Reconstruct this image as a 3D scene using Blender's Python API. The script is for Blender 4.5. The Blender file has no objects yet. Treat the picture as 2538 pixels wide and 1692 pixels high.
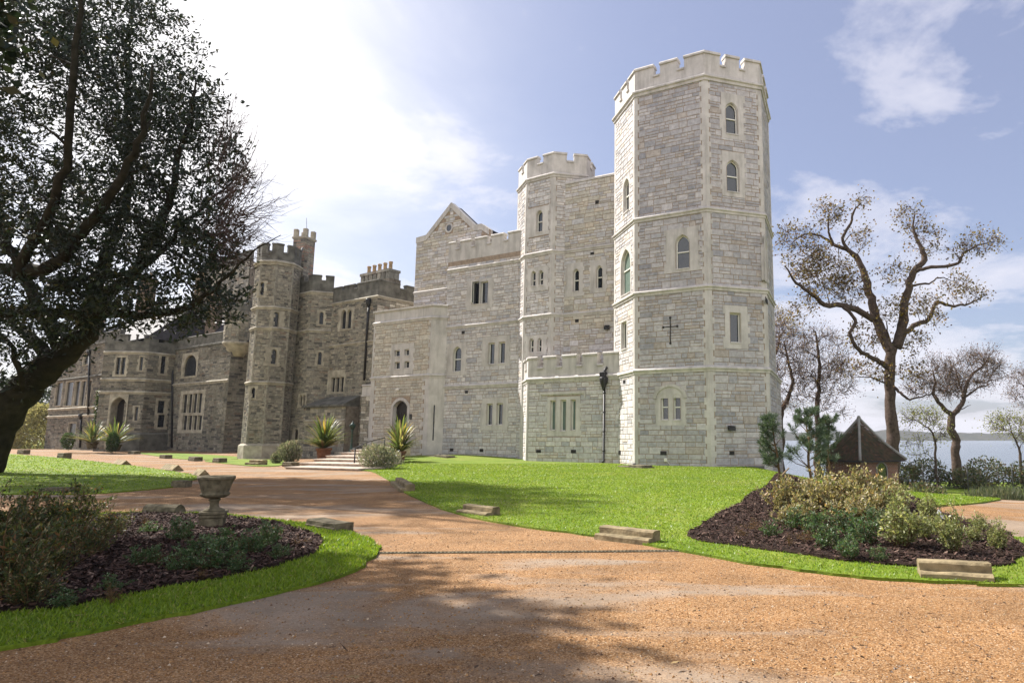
import bpy, bmesh, math, random
import numpy as np
from mathutils import Vector, geometry
C = bpy.context.scene.collection
SC = bpy.context.scene
R = math.radians
rng = random.Random(7)
nr = np.random.default_rng(7)

# ---------------------------------------------------------------- camera, sky, sun, exposure
F, PIT, PPX, PPY, SW, SH = 1625.0, 0.144, 1562.0, 846.0, 2538.0, 1692.0
cam = bpy.data.cameras.new('camera'); camo = bpy.data.objects.new('camera', cam); C.objects.link(camo)
cam.sensor_width = 36.0; cam.lens = F / SW * 36.0
cam.shift_x = (SW / 2 - PPX) / SW; cam.shift_y = 0.0
cam.clip_start = 0.1; cam.clip_end = 8000
camo.location = (0, 0, 0); camo.rotation_euler = (math.pi / 2 + PIT, 0, 0)
SC.camera = camo
SUN_AZ, SUN_EL = R(61), R(44)         # degrees to the left of the view axis, above the horizon
SV = Vector((-math.sin(SUN_AZ) * math.cos(SUN_EL), math.cos(SUN_AZ) * math.cos(SUN_EL), math.sin(SUN_EL)))
sl = bpy.data.lights.new('sun', 'SUN'); so = bpy.data.objects.new('sun', sl); C.objects.link(so)
sl.energy = 4.7; sl.angle = R(0.53); sl.color = (1.0, 0.95, 0.88)
so.rotation_euler = (-SV).to_track_quat('-Z', 'Y').to_euler(); so.location = (-40, 40, 60)
SC.view_settings.view_transform = 'Standard'; SC.view_settings.look = 'None'
SC.view_settings.exposure = 1.3; SC.view_settings.gamma = 1.0
SC.cycles.max_bounces = 6; SC.cycles.transparent_max_bounces = 8
SC.cycles.use_denoising = True

class NT:
    def __init__(s, tree): s.t = tree; s.n = tree.nodes; s.l = tree.links
    def add(s, typ, **kw):
        n = s.n.new(typ)
        for k, v in kw.items():
            if k == 'inp':
                for i, x in v.items():
                    if isinstance(x, bpy.types.NodeSocket): s.l.new(x, n.inputs[i])
                    else: n.inputs[i].default_value = x
            else: setattr(n, k, v)
        return n
    def math(s, op, a, b=0.0, clamp=False): return s.add('ShaderNodeMath', operation=op, use_clamp=clamp, inp={0: a, 1: b}).outputs[0]
    def noise(s, vec, scale, detail=4, rough=.55, dist=0.0):
        return s.add('ShaderNodeTexNoise', inp={'Vector': vec, 'Scale': scale, 'Detail': detail, 'Roughness': rough, 'Distortion': dist}).outputs[0]
    def ramp(s, fac, stops):
        r = s.add('ShaderNodeValToRGB', inp={0: fac}); e = r.color_ramp.elements
        while len(e) < len(stops): e.new(.5)
        for i, (p, c) in enumerate(stops):
            e[i].position = p; e[i].color = (*c, 1) if isinstance(c, tuple) else (c, c, c, 1)
        return r.outputs[0]
    def mix(s, fac, a, b, mode='MIX'):
        m = s.add('ShaderNodeMix', data_type='RGBA', blend_type=mode)
        for i, x in ((0, fac), (6, a), (7, b)):
            if isinstance(x, bpy.types.NodeSocket): s.l.new(x, m.inputs[i])
            else: m.inputs[i].default_value = (*x, 1) if isinstance(x, tuple) else x
        return m.outputs[2]

w = bpy.data.worlds.new('World'); SC.world = w; w.use_nodes = True
t = NT(w.node_tree); t.n.clear()
sky = t.add('ShaderNodeTexSky', sky_type='NISHITA', sun_disc=False, sun_elevation=SUN_EL, sun_rotation=-SUN_AZ, altitude=10, air_density=1.0, dust_density=1.6, ozone_density=2.2)
gen = t.add('ShaderNodeTexCoord').outputs['Generated']
sep = t.add('ShaderNodeSeparateXYZ', inp={0: gen})
den = t.math('ADD', t.math('MAXIMUM', sep.outputs[2], 0.0), 0.16)
comb = t.add('ShaderNodeCombineXYZ', inp={0: t.math('DIVIDE', sep.outputs[0], den), 1: t.math('DIVIDE', sep.outputs[1], den), 2: 8.1})
c1 = t.noise(comb.outputs[0], 1.25, 8, .60, .3)
low = t.math('SUBTRACT', 1.0, t.math('MULTIPLY', sep.outputs[2], 2.6), clamp=True)       # more cloud near the horizon
back = t.math('MAXIMUM', t.math('MULTIPLY', sep.outputs[1], -1.0), 0.0)                  # unseen bright cloud added behind the viewer to fill the shaded fronts
cl = t.math('ADD', t.math('ADD', c1, t.math('MULTIPLY', low, .16)), t.math('MULTIPLY', back, .30))
CV = Vector((-math.sin(R(38)) * math.cos(R(24)), math.cos(R(38)) * math.cos(R(24)), math.sin(R(24))))
dcv = t.add('ShaderNodeVectorMath', operation='DOT_PRODUCT', inp={0: gen, 1: CV}).outputs['Value']
veil = t.math('POWER', t.math('MAXIMUM', t.math('ADD', dcv, t.math('MULTIPLY', t.math('SUBTRACT', c1, .5), .16)), 0.0), 23.0, clamp=True)   # wide bright veil of thin cloud
mask = t.ramp(cl, [(.525, 0.0), (.585, .6), (.69, 1.0)])
tint = t.mix(.65, sky.outputs[0], (1.28, 1.29, 1.80))
fin = t.mix(t.math('MULTIPLY', mask, .78), tint, t.mix(t.math('MULTIPLY', back, 1.5, True), (3.5, 3.45, 3.8), (6.2, 6.1, 6.0)))
fin = t.mix(veil, fin, (5.0, 4.9, 5.0))
bg = t.add('ShaderNodeBackground', inp={0: fin, 1: 0.11})
t.l.new(bg.outputs[0], t.add('ShaderNodeOutputWorld').inputs[0])

# ---------------------------------------------------------------- picture point -> place helpers
cp, sp = math.cos(PIT), math.sin(PIT)
def ray(x, y):
    u = (x - PPX) / F; v = (PPY - y) / F
    return Vector((u, cp - v * sp, sp + v * cp))
def at_y(p, Y): d = ray(*p); return d * (Y / d.y)
def at_z(p, z): d = ray(*p); return d * (z / d.z)
def pxl(P):
    y2 = P[1] * cp + P[2] * sp; z2 = -P[1] * sp + P[2] * cp
    return PPX + F * P[0] / y2, PPY - F * z2 / y2
K = 1.0791
def D(x, y): return (x * K, y * K)
def z1(x, y): return (x / 1.9594, 400 + y / 1.96)
def z2(x, y): return (500 + x / 2.2406, 500 + y / 2.24)
def z3(x, y): return (900 + x / 2.2406, 480 + y / 2.24)
def z4(x, y): return (1260 + x / 2.613, 100 + y / 2.613)
def z5(x, y): return (1260 + x / 2.613, 600 + y / 2.613)
def z6(x, y): return (1860 + x / 2.1785, 480 + y / 2.1778)
def z8(x, y): return (x / 2.45, 1100 + y / 2.45)
def z9(x, y): return (x / 3.2667, 800 + y / 3.2667)
def z10(x, y): return (680 + x / 5.113, 1000 + y / 5.113)
def z11(x, y): return (1900 + x / 3.6865, 1050 + y / 3.6865)
def smooth(a, b, x):
    t_ = min(1, max(0, (x - a) / (b - a))); return t_ * t_ * (3 - 2 * t_)
def ground(x, y):
    z = -1.65
    z -= 2.2 * smooth(14, 40, y) * smooth(6, 14, x)                       # falls away towards the water
    z += .30 * math.exp(-((x + 12.5) / 6) ** 2 - ((y - 50.5) / 5) ** 2)       # rises to the doorway
    z -= .25 * math.exp(-((x + 31) / 8) ** 2 - ((y - 57) / 7) ** 2)
    z += .15 * smooth(58, 72, y) * smooth(-10, -30, x)
    z += .34 * math.exp(-((x - 4.7) / 2.6) ** 2 - ((y - 15.2) / 3.6) ** 2)      # planted mound
    if x > 4: z -= 7.5 * smooth(57, 72, y) * smooth(4, 12, x)
    return z
def gp(p):
    d = ray(*p)
    if d.z > -1e-3: d = ray(p[0], 1100)
    z = -1.65
    for _ in range(40):
        q = d * (z / d.z); z = .5 * z + .5 * ground(q.x, q.y)
    return Vector((q.x, q.y, ground(q.x, q.y)))

# ---------------------------------------------------------------- objects
def tag(o, label=None, cat=None, group=None, kind=None):
    if label: o['label'] = label
    if cat: o['category'] = cat
    if group: o['group'] = group
    if kind: o['kind'] = kind
    return o
def thing(name, label, cat, loc, group=None):
    o = bpy.data.objects.new(name, None); C.objects.link(o); o.location = loc; o.empty_display_size = .3
    return tag(o, label, cat, group)
def root_loc(o):
    v = Vector((0, 0, 0))
    while o: v += o.location; o = o.parent
    return v
class MB:
    def __init__(s): s.v = []; s.f = []; s.m = []; s.c = []; s.sm = []
    def face(s, pts, slot=0, col=(1, 1, 1), smooth=False):
        i = len(s.v); s.v += [tuple(p) for p in pts]; s.f.append(tuple(range(i, i + len(pts)))); s.m.append(slot); s.c.append(col); s.sm.append(smooth)
    def raw(s, vs, fs, slot=0, col=(1, 1, 1), smooth=False):
        i = len(s.v); s.v += [tuple(p) for p in vs]
        for f in fs: s.f.append(tuple(i + k for k in f)); s.m.append(slot); s.c.append(col); s.sm.append(smooth)
    def box(s, o, ax, ay, az, slot=0, col=(1, 1, 1), bev=0.0):
        o, ax, ay, az = Vector(o), Vector(ax), Vector(ay), Vector(az)
        vs = [o, o + ax, o + ax + ay, o + ay, o + az, o + ax + az, o + ax + ay + az, o + ay + az]
        fs = [(0, 3, 2, 1), (4, 5, 6, 7), (0, 1, 5, 4), (1, 2, 6, 5), (2, 3, 7, 6), (3, 0, 4, 7)]
        if bev:
            b = bmesh.new(); bv = [b.verts.new(v) for v in vs]
            for f in fs: b.faces.new([bv[k] for k in f])
            bmesh.ops.bevel(b, geom=b.edges[:], offset=bev, segments=1, affect='EDGES')
            b.normal_update(); b.verts.index_update()
            vs = [v.co.copy() for v in b.verts]; fs = [tuple(v.index for v in f.verts) for f in b.faces]; b.free()
        s.raw(vs, fs, slot, col)
    def prism(s, poly, za, zb, slot=0, col=(1, 1, 1)):
        n = len(poly); vs = [(p[0], p[1], za) for p in poly] + [(p[0], p[1], zb) for p in poly]
        s.raw(vs, [tuple(range(n, 2 * n)), tuple(reversed(range(n)))] + [(i, (i + 1) % n, n + (i + 1) % n, n + i) for i in range(n)], slot, col)
    def tube(s, pts, rad, n=8, slot=0, col=(1, 1, 1), cap=True):
        pts = [Vector(p) for p in pts]; N = len(pts)
        if not hasattr(rad, '__len__'): rad = [rad] * N
        up = Vector((0.31, .22, .92)).normalized(); vs = []
        for i, p in enumerate(pts):
            d = (pts[min(i + 1, N - 1)] - pts[max(i - 1, 0)]).normalized()
            a = d.cross(up)
            if a.length < .05: a = d.cross(Vector((1, 0, 0)))
            a.normalize(); b = a.cross(d); up = b
            for k in range(n):
                q = 2 * math.pi * k / n; vs.append(p + (a * math.cos(q) + b * math.sin(q)) * rad[i])
        fs = [(i * n + k, i * n + (k + 1) % n, (i + 1) * n + (k + 1) % n, (i + 1) * n + k) for i in range(N - 1) for k in range(n)]
        if cap: fs += [tuple(range(n - 1, -1, -1)), tuple(range((N - 1) * n, N * n))]
        s.raw(vs, fs, slot, col, True)
    def lathe(s, prof, o, n=32, slot=0, col=(1, 1, 1), wob=None):
        o = Vector(o); vs = []
        for (r, z) in prof:
            for k in range(n):
                q = 2 * math.pi * k / n; rr = r * (wob(q, z) if wob else 1)
                vs.append(o + Vector((rr * math.cos(q), rr * math.sin(q), z)))
        N = len(prof)
        fs = [(i * n + k, i * n + (k + 1) % n, (i + 1) * n + (k + 1) % n, (i + 1) * n + k) for i in range(N - 1) for k in range(n)]
        s.raw(vs, fs + [tuple(range((N - 1) * n, N * n)), tuple(range(n - 1, -1, -1))], slot, col, True)
    def build(s, name, mats, parent=None, kind=None):
        me = bpy.data.meshes.new(name); off = root_loc(parent) if parent else Vector((0, 0, 0))
        v = np.array(s.v, dtype=float).reshape(-1, 3) - np.array(off)
        me.from_pydata(v.tolist(), [], s.f)
        if not isinstance(mats, (list, tuple)): mats = [mats]
        for m in mats: me.materials.append(m)
        me.polygons.foreach_set('material_index', s.m)
        me.polygons.foreach_set('use_smooth', s.sm)
        a = me.attributes.new('Col', 'FLOAT_COLOR', 'FACE')
        a.data.foreach_set('color', np.c_[np.array(s.c, dtype=float).reshape(-1, 3), np.ones(len(s.c))].ravel())
        me.update()
        o = bpy.data.objects.new(name, me); C.objects.link(o)
        if parent: o.parent = parent
        if kind: o['kind'] = kind
        return o
def np_mesh(name, V, k, mat, parent=None, cols=None):
    """V: (M*k, 3) vertices of M separate k-gons"""
    V = np.asarray(V, dtype=np.float32).reshape(-1, 3); M = len(V) // k
    if parent: V = V - np.array(root_loc(parent), dtype=np.float32)
    me = bpy.data.meshes.new(name); me.vertices.add(len(V)); me.vertices.foreach_set('co', V.ravel())
    me.loops.add(len(V)); me.loops.foreach_set('vertex_index', np.arange(len(V), dtype=np.int32))
    me.polygons.add(M); me.polygons.foreach_set('loop_start', np.arange(0, M * k, k, dtype=np.int32))
    me.polygons.foreach_set('loop_total', np.full(M, k, dtype=np.int32))
    me.materials.append(mat)
    if cols is not None:
        a = me.attributes.new('Col', 'FLOAT_COLOR', 'FACE'); a.data.foreach_set('color', np.c_[cols, np.ones(M)].astype(np.float32).ravel())
    me.update(calc_edges=True); me.validate()
    o = bpy.data.objects.new(name, me); C.objects.link(o)
    if parent: o.parent = parent
    return o
def copy_tree(o, loc, rot, sc, label=None):
    c = o.copy(); C.objects.link(c); c.location = loc; c.rotation_euler = (0, 0, rot); c.scale = sc
    if label: c['label'] = label
    for ch in o.children:
        d = ch.copy(); C.objects.link(d); d.parent = c
    return c

# ---------------------------------------------------------------- materials
def mat(name, fn, rough=.8, spec=.3):
    m = bpy.data.materials.new(name); m.use_nodes = True; n = NT(m.node_tree); n.n.clear()
    out = n.add('ShaderNodeOutputMaterial'); b = n.add('ShaderNodeBsdfPrincipled')
    b.inputs['Roughness'].default_value = rough; b.inputs['Specular IOR Level'].default_value = spec
    n.l.new(b.outputs[0], out.inputs[0]); fn(n, b, out); return m
def setc(n, b, c):
    if isinstance(c, bpy.types.NodeSocket): n.l.new(c, b.inputs['Base Color'])
    else: b.inputs['Base Color'].default_value = (*c, 1)
def bump(n, b, h, s, d=.02): n.l.new(n.add('ShaderNodeBump', inp={'Strength': s, 'Distance': d, 'Height': h}).outputs[0], b.inputs['Normal'])
def obj_vec(n): return n.add('ShaderNodeTexCoord').outputs['Object']
def f_plain(c, var=.25, sc=3.0, bs=.3, bsc=25.0):
    def f(n, b, o):
        v = obj_vec(n); x = n.noise(v, sc, 5)
        k = n.ramp(x, [(.3, 1 - var), (.7, 1 + var * .5)])
        setc(n, b, n.mix(1.0, c, k, 'MULTIPLY')); bump(n, b, n.noise(v, bsc, 4), bs)
    return f
def f_stone(var, stain, bs):
    def f(n, b, o):
        v = obj_vec(n); a = n.add('ShaderNodeAttribute', attribute_name='Col').outputs['Color']
        k = n.ramp(n.noise(v, 5.0, 6, .65), [(.28, 1 - var), (.72, 1 + var * .6)])
        c = n.mix(1.0, a, k, 'MULTIPLY')
        sv = n.add('ShaderNodeMapping', inp={0: v, 3: (1.1, 1.1, .22)}).outputs[0]
        st = n.ramp(n.noise(sv, 1.0, 6, .62), [(.45, 0.0), (.75, 1.0)])
        c = n.mix(n.math('MULTIPLY', st, stain), c, n.mix(1.0, c, (.42, .40, .36), 'MULTIPLY'))
        setc(n, b, c); bump(n, b, n.noise(v, 16, 5, .7), bs, .03)
    return f
M = {}
def f_stain(c):
    def f(n, b, o):
        v = obj_vec(n); k = n.ramp(n.noise(v, 1.4, 6, .6), [(.3, .80), (.7, 1.08)])
        st = n.ramp(n.noise(n.add('ShaderNodeMapping', inp={0: v, 3: (2.2, 2.2, .35)}).outputs[0], 1.0, 6, .65), [(.47, 0.0), (.74, .75)])
        setc(n, b, n.mix(st, n.mix(1.0, c, k, 'MULTIPLY'), (.25, .235, .21))); bump(n, b, n.noise(v, 26, 4), .2)
    return f
M['stone'] = mat('pale_rubble', f_stone(.30, .22, .55), .9, .15)
M['mortar'] = mat('mortar', f_plain((.32, .25, .19), .3, 4), .95, .1)
M['ashlar'] = mat('dressed_stone', f_stain((.53, .50, .47)), .85, .2)
M['oldstone'] = mat('weathered_rubble', f_stone(.42, .65, .8), .95, .1)
M['oldmortar'] = mat('old_mortar', f_plain((.20, .17, .135), .4, 3), .95, .1)
M['oldashlar'] = mat('weathered_dressed_stone', f_plain((.36, .325, .26), .40, 1.8, .3, 20), .9, .15)
M['olddark'] = mat('lichened_parapet', f_plain((.135, .13, .115), .5, 1.5, .4, 14), .95, .1)
M['frame'] = mat('white_frame', f_plain((.75, .73, .66), .05, 3, .02), .5, .4)
def f_glass(c):
    def f(n, b, o):
        v = obj_vec(n); setc(n, b, c); b.inputs['Metallic'].default_value = 0.0; b.inputs['Specular IOR Level'].default_value = .5
        b.inputs['IOR'].default_value = 1.8
        bump(n, b, n.noise(v, 1.3, 2), .06, .2)
    return f
M['glass'] = mat('dark_window_glass', f_glass((.010, .014, .020)), .04, 1.0)
M['oldglass'] = mat('leaded_glass', f_plain((.014, .017, .022), .4, 4, .3, 9), .22, .5)
M['blind'] = mat('pale_green_blind', f_plain((.12, .17, .14), .15, 2, .02), .25, .5)
M['slate'] = mat('roof_slate', f_plain((.045, .042, .05), .4, 2.5, .4, 9), .7, .3)
M['lead'] = mat('lead_flat_roof', f_plain((.12, .12, .12), .3, 1), .7, .3)
M['iron'] = mat('cast_iron', f_plain((.016, .016, .018), .3, 6), .5, .4)
M['door'] = mat('dark_door', f_plain((.018, .013, .010), .3, 5), .5, .3)
M['greeniron'] = mat('green_iron', f_plain((.02, .05, .04), .3, 6), .5, .4)
M['lampwhite'] = mat('lamp_cover', f_plain((.7, .66, .6), .05, 3), .3, .5)
M['bronze'] = mat('vent_plastic', f_plain((.03, .027, .025), .2, 6), .7, .3)
M['terracotta'] = mat('terracotta', f_plain((.21, .105, .068), .35, 5, .3, 20), .85, .2)
M['step'] = mat('step_stone', f_plain((.46, .38, .31), .35, 4, .3, 20), .9, .2)
M['kerb'] = mat('kerb_stone', f_plain((.24, .19, .11), .6, 4.5, .6, 22), .9, .2)
M['urn'] = mat('mossy_urn_stone', f_plain((.15, .13, .088), .6, 7, .6, 24), .95, .1)
M['pots'] = mat('chimney_pot', f_plain((.38, .27, .16), .4, 3), .9, .1)
M['wood'] = mat('weathered_stake', f_plain((.34, .25, .16), .3, 6), .9, .1)
M['bark'] = mat('oak_bark', f_plain((.085, .062, .050), .5, 6, 1.0, 14), .95, .1)
M['yewbark'] = mat('dark_bark', f_plain((.026, .023, .014), .6, 3, 1.0, 9), .95, .1)
M['twig'] = mat('twig_bark', f_plain((.11, .075, .068), .3, 6), .95, .1)
M['stem'] = mat('shrub_stem', f_plain((.13, .085, .045), .3, 6), .95, .1)
def f_leaf(tr):
    def f(n, b, o):
        a = n.add('ShaderNodeAttribute', attribute_name='Col').outputs['Color']
        setc(n, b, a); tb = n.add('ShaderNodeBsdfTranslucent', inp={0: n.mix(1.0, a, (1.25, 1.2, .7), 'MULTIPLY')})
        mx = n.add('ShaderNodeMixShader', inp={0: tr, 1: b.outputs[0], 2: tb.outputs[0]}); n.l.new(mx.outputs[0], o.inputs[0])
    return f
M['leaf'] = mat('leaf', f_leaf(.45), .45, .4)
def f_blade(n, b, o):
    a = n.add('ShaderNodeAttribute', attribute_name='Col').outputs['Color']; setc(n, b, a); up = n.add('ShaderNodeCombineXYZ', inp={2: 1.0}).outputs[0]; n.l.new(up, b.inputs['Normal'])
M['blade'] = mat('grass_blade', f_blade, .7, .15)
M['yew'] = mat('evergreen_leaf', f_leaf(.18), .5, .35)
M['chips'] = mat('bark_chips', f_leaf(.0), .85, .12)
def f_grass(n, b, o):
    v = obj_vec(n)
    c = n.ramp(n.noise(v, .55, 6, .65), [(.3, (.074, .130, .011)), (.5, (.124, .184, .015)), (.72, (.178, .214, .028))])
    k = n.ramp(n.noise(v, 22, 4, .7), [(.3, .6), (.7, 1.3)])
    dry = n.ramp(n.noise(v, .23, 7, .7), [(.50, 0.0), (.68, .5)])
    c = n.mix(dry, c, (.22, .205, .06))
    setc(n, b, n.mix(1.0, c, k, 'MULTIPLY')); bump(n, b, n.noise(v, 40, 4, .8), .5, .04)
M['grass'] = mat('lawn', f_grass, .85, .15)
def f_gravel(n, b, o):
    v = obj_vec(n)
    vo = n.add('ShaderNodeTexVoronoi', inp={'Vector': v, 'Scale': 105.0})
    c = n.ramp(n.add('ShaderNodeSeparateColor', inp={0: vo.outputs['Color']}).outputs[0], [(0.0, (.06, .032, .016)), (.28, (.185, .090, .034)), (.7, (.28, .145, .054)), (1.0, (.42, .29, .17))])
    big = n.ramp(n.noise(v, .16, 5, .6), [(.38, 0.0), (.62, 1.0)])
    c = n.mix(n.math('MULTIPLY', big, .55), c, n.mix(1.0, c, (1.03, 1.05, 1.05), 'MULTIPLY'))
    worn = n.ramp(n.noise(n.add('ShaderNodeMapping', inp={0: v, 3: (.20, .55, .5)}).outputs[0], 1.0, 7, .62, .6), [(.50, 0.0), (.60, .8)])
    fine = n.ramp(n.noise(v, 70, 3, .7), [(.3, (.20, .155, .115)), (.7, (.29, .235, .18))])
    c = n.mix(worn, c, fine)
    d = n.ramp(n.noise(v, .9, 8, .72), [(.3, .66), (.62, 1.08)])
    setc(n, b, n.mix(1.0, c, d, 'MULTIPLY')); bump(n, b, vo.outputs['Distance'], .35, .008)
M['gravel'] = mat('orange_gravel', f_gravel, .9, .2)
def f_mulch(n, b, o):
    v = obj_vec(n)
    c = n.ramp(n.noise(n.add('ShaderNodeMapping', inp={0: v, 3: (20, 46, 30)}).outputs[0], 1.0, 4, .8, 1.2), [(.3, (.012, .008, .006)), (.55, (.050, .031, .022)), (.75, (.11, .074, .054))])
    setc(n, b, c); bump(n, b, n.noise(v, 30, 5, .8), 1.0, .06)
M['mulch'] = mat('bark_mulch', f_mulch, .9, .1)
def f_water(n, b, o):
    v = obj_vec(n); setc(n, b, (.06, .085, .11)); b.inputs['Specular IOR Level'].default_value = .5
    sv = n.add('ShaderNodeMapping', inp={0: v, 3: (.25, .06, .2)}).outputs[0]
    bump(n, b, n.noise(sv, 1.6, 6, .7), .7, 1.0)
M['water'] = mat('estuary_water', f_water, .18)
def f_brick(n, b, o):
    v = obj_vec(n); sx = n.add('ShaderNodeSeparateXYZ', inp={0: v})
    u = n.math('ADD', sx.outputs[0], sx.outputs[1])
    br = n.add('ShaderNodeTexBrick', inp={'Vector': n.add('ShaderNodeCombineXYZ', inp={0: u, 1: sx.outputs[2], 2: 0.0}).outputs[0], 'Color1': (.22, .085, .06, 1), 'Color2': (.13, .055, .045, 1), 'Mortar': (.26, .22, .18, 1), 'Scale': 1.0, 'Mortar Size': .012, 'Brick Width': .24, 'Row Height': .08})
    setc(n, b, br.outputs[0]); bump(n, b, n.noise(v, 20, 4), .4)
M['brick'] = mat('red_brick', f_brick, .9, .1)
M['tile'] = mat('clay_tile', lambda n, b, o: (setc(n, b, n.mix(n.ramp(n.noise(obj_vec(n), 2.2, 6, .7), [(.42, 0.0), (.6, .85)]), n.add('ShaderNodeAttribute', attribute_name='Col').outputs['Color'], (.05, .055, .03))), bump(n, b, n.noise(obj_vec(n), 20, 4), .4)), .9, .1)
M['ridge'] = mat('grey_hip_tile', f_plain((.24, .23, .215), .3, 3), .85, .2)
M['white'] = mat('white_plastic', f_plain((.8, .8, .8), .03, 3, .02), .4, .4)
M['wire'] = mat('fence_wire', f_plain((.05, .05, .05), .2, 3), .6, .4)
def f_wood(n, b, o):
    v = obj_vec(n)
    setc(n, b, n.ramp(n.noise(v, .05, 8, .7), [(.3, (.018, .022, .016)), (.5, (.035, .036, .024)), (.75, (.07, .06, .04))])); bump(n, b, n.noise(v, .3, 6, .8), 1.0, 2.0)
M['farwood'] = mat('far_woodland', f_wood, .95, .05)
# ---------------------------------------------------------------- masonry helpers
V2 = lambda a, b: Vector((a, b))
class Wall:
    """a vertical wall from p0 to p1 in plan, left to right as seen from outside"""
    def __init__(s, p0, p1):
        s.p0, s.p1 = Vector(p0).to_2d(), Vector(p1).to_2d(); s.L = (s.p1 - s.p0).length
        s.d = (s.p1 - s.p0) / s.L; s.n = Vector((s.d.y, -s.d.x)); s.holes = []; s.skips = []
    def uz(s, p):
        r = ray(*p); t_ = s.p0.dot(s.n) / r.to_2d().dot(s.n); q = r * t_
        return (q.to_2d() - s.p0).dot(s.d), q.z
    def P(s, u, z, o=0.0):
        q = s.p0 + s.d * u + s.n * o; return Vector((q.x, q.y, z))
    def rect(s, zf, xa, ya, xb, yb):
        xm, ym = (xa + xb) / 2, (ya + yb) / 2
        return [s.uz(zf(xa, ym))[0], s.uz(zf(xm, yb))[1], s.uz(zf(xb, ym))[0], s.uz(zf(xm, ya))[1]]
PAL_NEW = [((.555, .53, .52), 5), ((.505, .485, .48), 5), ((.455, .445, .45), 3), ((.40, .395, .41), 1.0), ((.52, .465, .41), 1.5), ((.60, .57, .55), 3)]
PAL_OLD = [((.31, .285, .235), 5), ((.26, .245, .205), 4), ((.21, .20, .175), 3), ((.13, .125, .115), 1.6), ((.37, .335, .27), 2), ((.27, .215, .17), .5)]
PAL_PORCH = [((.54, .50, .43), 5), ((.48, .45, .39), 4), ((.42, .395, .35), 2.5), ((.51, .45, .37), 2)]
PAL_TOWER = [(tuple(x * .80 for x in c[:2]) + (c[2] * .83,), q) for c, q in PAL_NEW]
PAL_WING_SHADED = [(tuple(x * .70 for x in c), q) for c, q in PAL_OLD]  # old stone darkened: shade over the far wing put into its colour
def pick(pal):
    tot = sum(q for _, q in pal); r = rng.random() * tot
    for c, q in pal:
        r -= q
        if r <= 0: break
    j = rng.uniform(.9, 1.1); return tuple(min(1, x * j) for x in c)
def stone_face(mb, W, u0, za, u1, zb, out, col, slot=1):
    b = min(.02, (u1 - u0) * .12, (zb - za) * .12); j = lambda: rng.uniform(-.006, .006); o2 = out + rng.uniform(-.006, .010)
    B = [(u0 + j(), za + j()), (u1 + j(), za + j()), (u1 + j(), zb + j()), (u0 + j(), zb + j())]
    I = [(u0 + b, za + b), (u1 - b, za + b), (u1 - b, zb - b), (u0 + b, zb - b)]
    vs = [W.P(u, z, 0.0) for u, z in B] + [W.P(u, z, o2) for u, z in I]
    mb.raw(vs, [(4, 5, 6, 7), (0, 1, 5, 4), (1, 2, 6, 5), (2, 3, 7, 6), (3, 0, 4, 7)], slot, col)
def masonry(mb, W, u0, u1, za, zb, pal, hr=(.20, .44), wr=(.30, .85), clip=None, gap=.028, out=.018, plane=True):
    if plane:
        us = sorted({u0, u1} | {min(max(h[k], u0), u1) for h in W.holes for k in (0, 2)})
        zs = sorted({za, zb} | {min(max(h[k], za), zb) for h in W.holes for k in (1, 3)})
        for i in range(len(us) - 1):
            for k in range(len(zs) - 1):
                a, b, c, d = us[i], us[i + 1], zs[k], zs[k + 1]
                if b - a < 1e-4 or d - c < 1e-4: continue
                um, zm = (a + b) / 2, (c + d) / 2
                if any(h[0] < um < h[2] and h[1] < zm < h[3] for h in W.holes): continue
                mb.face([W.P(a, c), W.P(b, c), W.P(b, d), W.P(a, d)], 0)
    z = za
    while z < zb - .02:
        h = rng.uniform(*hr)
        if zb - z - h < hr[0]: h = min(zb - z, hr[1] * 1.15)
        iv = [(u0, u1)]; bands = []
        for s in W.skips:
            if min(s[3], z + h) - max(s[1], z) > .35 * h:
                nv = []
                for a, b in iv:
                    if s[2] <= a or s[0] >= b: nv.append((a, b)); continue
                    if s[0] - a > .06: nv.append((a, s[0]))
                    if b - s[2] > .06: nv.append((s[2], b))
                iv = nv
                lo_, hi_ = max(u0, s[0]), min(u1, s[2])
                for ba, bb_ in ((z, min(s[1], z + h)), (max(s[3], z), z + h)):
                    if bb_ - ba > .07 and hi_ - lo_ > .1: bands.append((lo_, hi_, ba, bb_))
        for a, b in iv:
            u = a
            while u < b - .03:
                wd = rng.uniform(*wr) * (.75 + h * 1.2)
                if b - u - wd < wr[0] * .6: wd = b - u
                parts = [(u, z, u + wd, z + h)]
                if h > hr[0] * 1.55 and rng.random() < .42:
                    m = z + h * rng.uniform(.42, .58)
                    parts = [(u, z, u + wd, m)]
                    if wd > .6 and rng.random() < .6:
                        k = u + wd * rng.uniform(.35, .65); parts += [(u, m, k, z + h), (k, m, u + wd, z + h)]
                    else: parts.append((u, m, u + wd, z + h))
                for p in parts:
                    g = gap / 2
                    if clip and not all(clip(x, y) for x in (p[0], p[2]) for y in (p[1], p[3])): continue
                    stone_face(mb, W, p[0] + g, p[1] + g, p[2] - g, p[3] - g, out, pick(pal))
                u += wd
        for a, b, ba, bb_ in bands:
            if any(min(s[2], b) - max(s[0], a) > .02 and min(s[3], bb_) - max(s[1], ba) > .03 for s in W.skips): continue
            u = a
            while u < b - .03:
                wd = min(rng.uniform(*wr), b - u)
                if b - u - wd < .15: wd = b - u
                if not clip or all(clip(x, y) for x in (u, u + wd) for y in (ba, bb_)): stone_face(mb, W, u + gap / 2, ba + gap / 2, u + wd - gap / 2, bb_ - gap / 2, out, pick(pal))
                u += wd
        z += h
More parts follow.
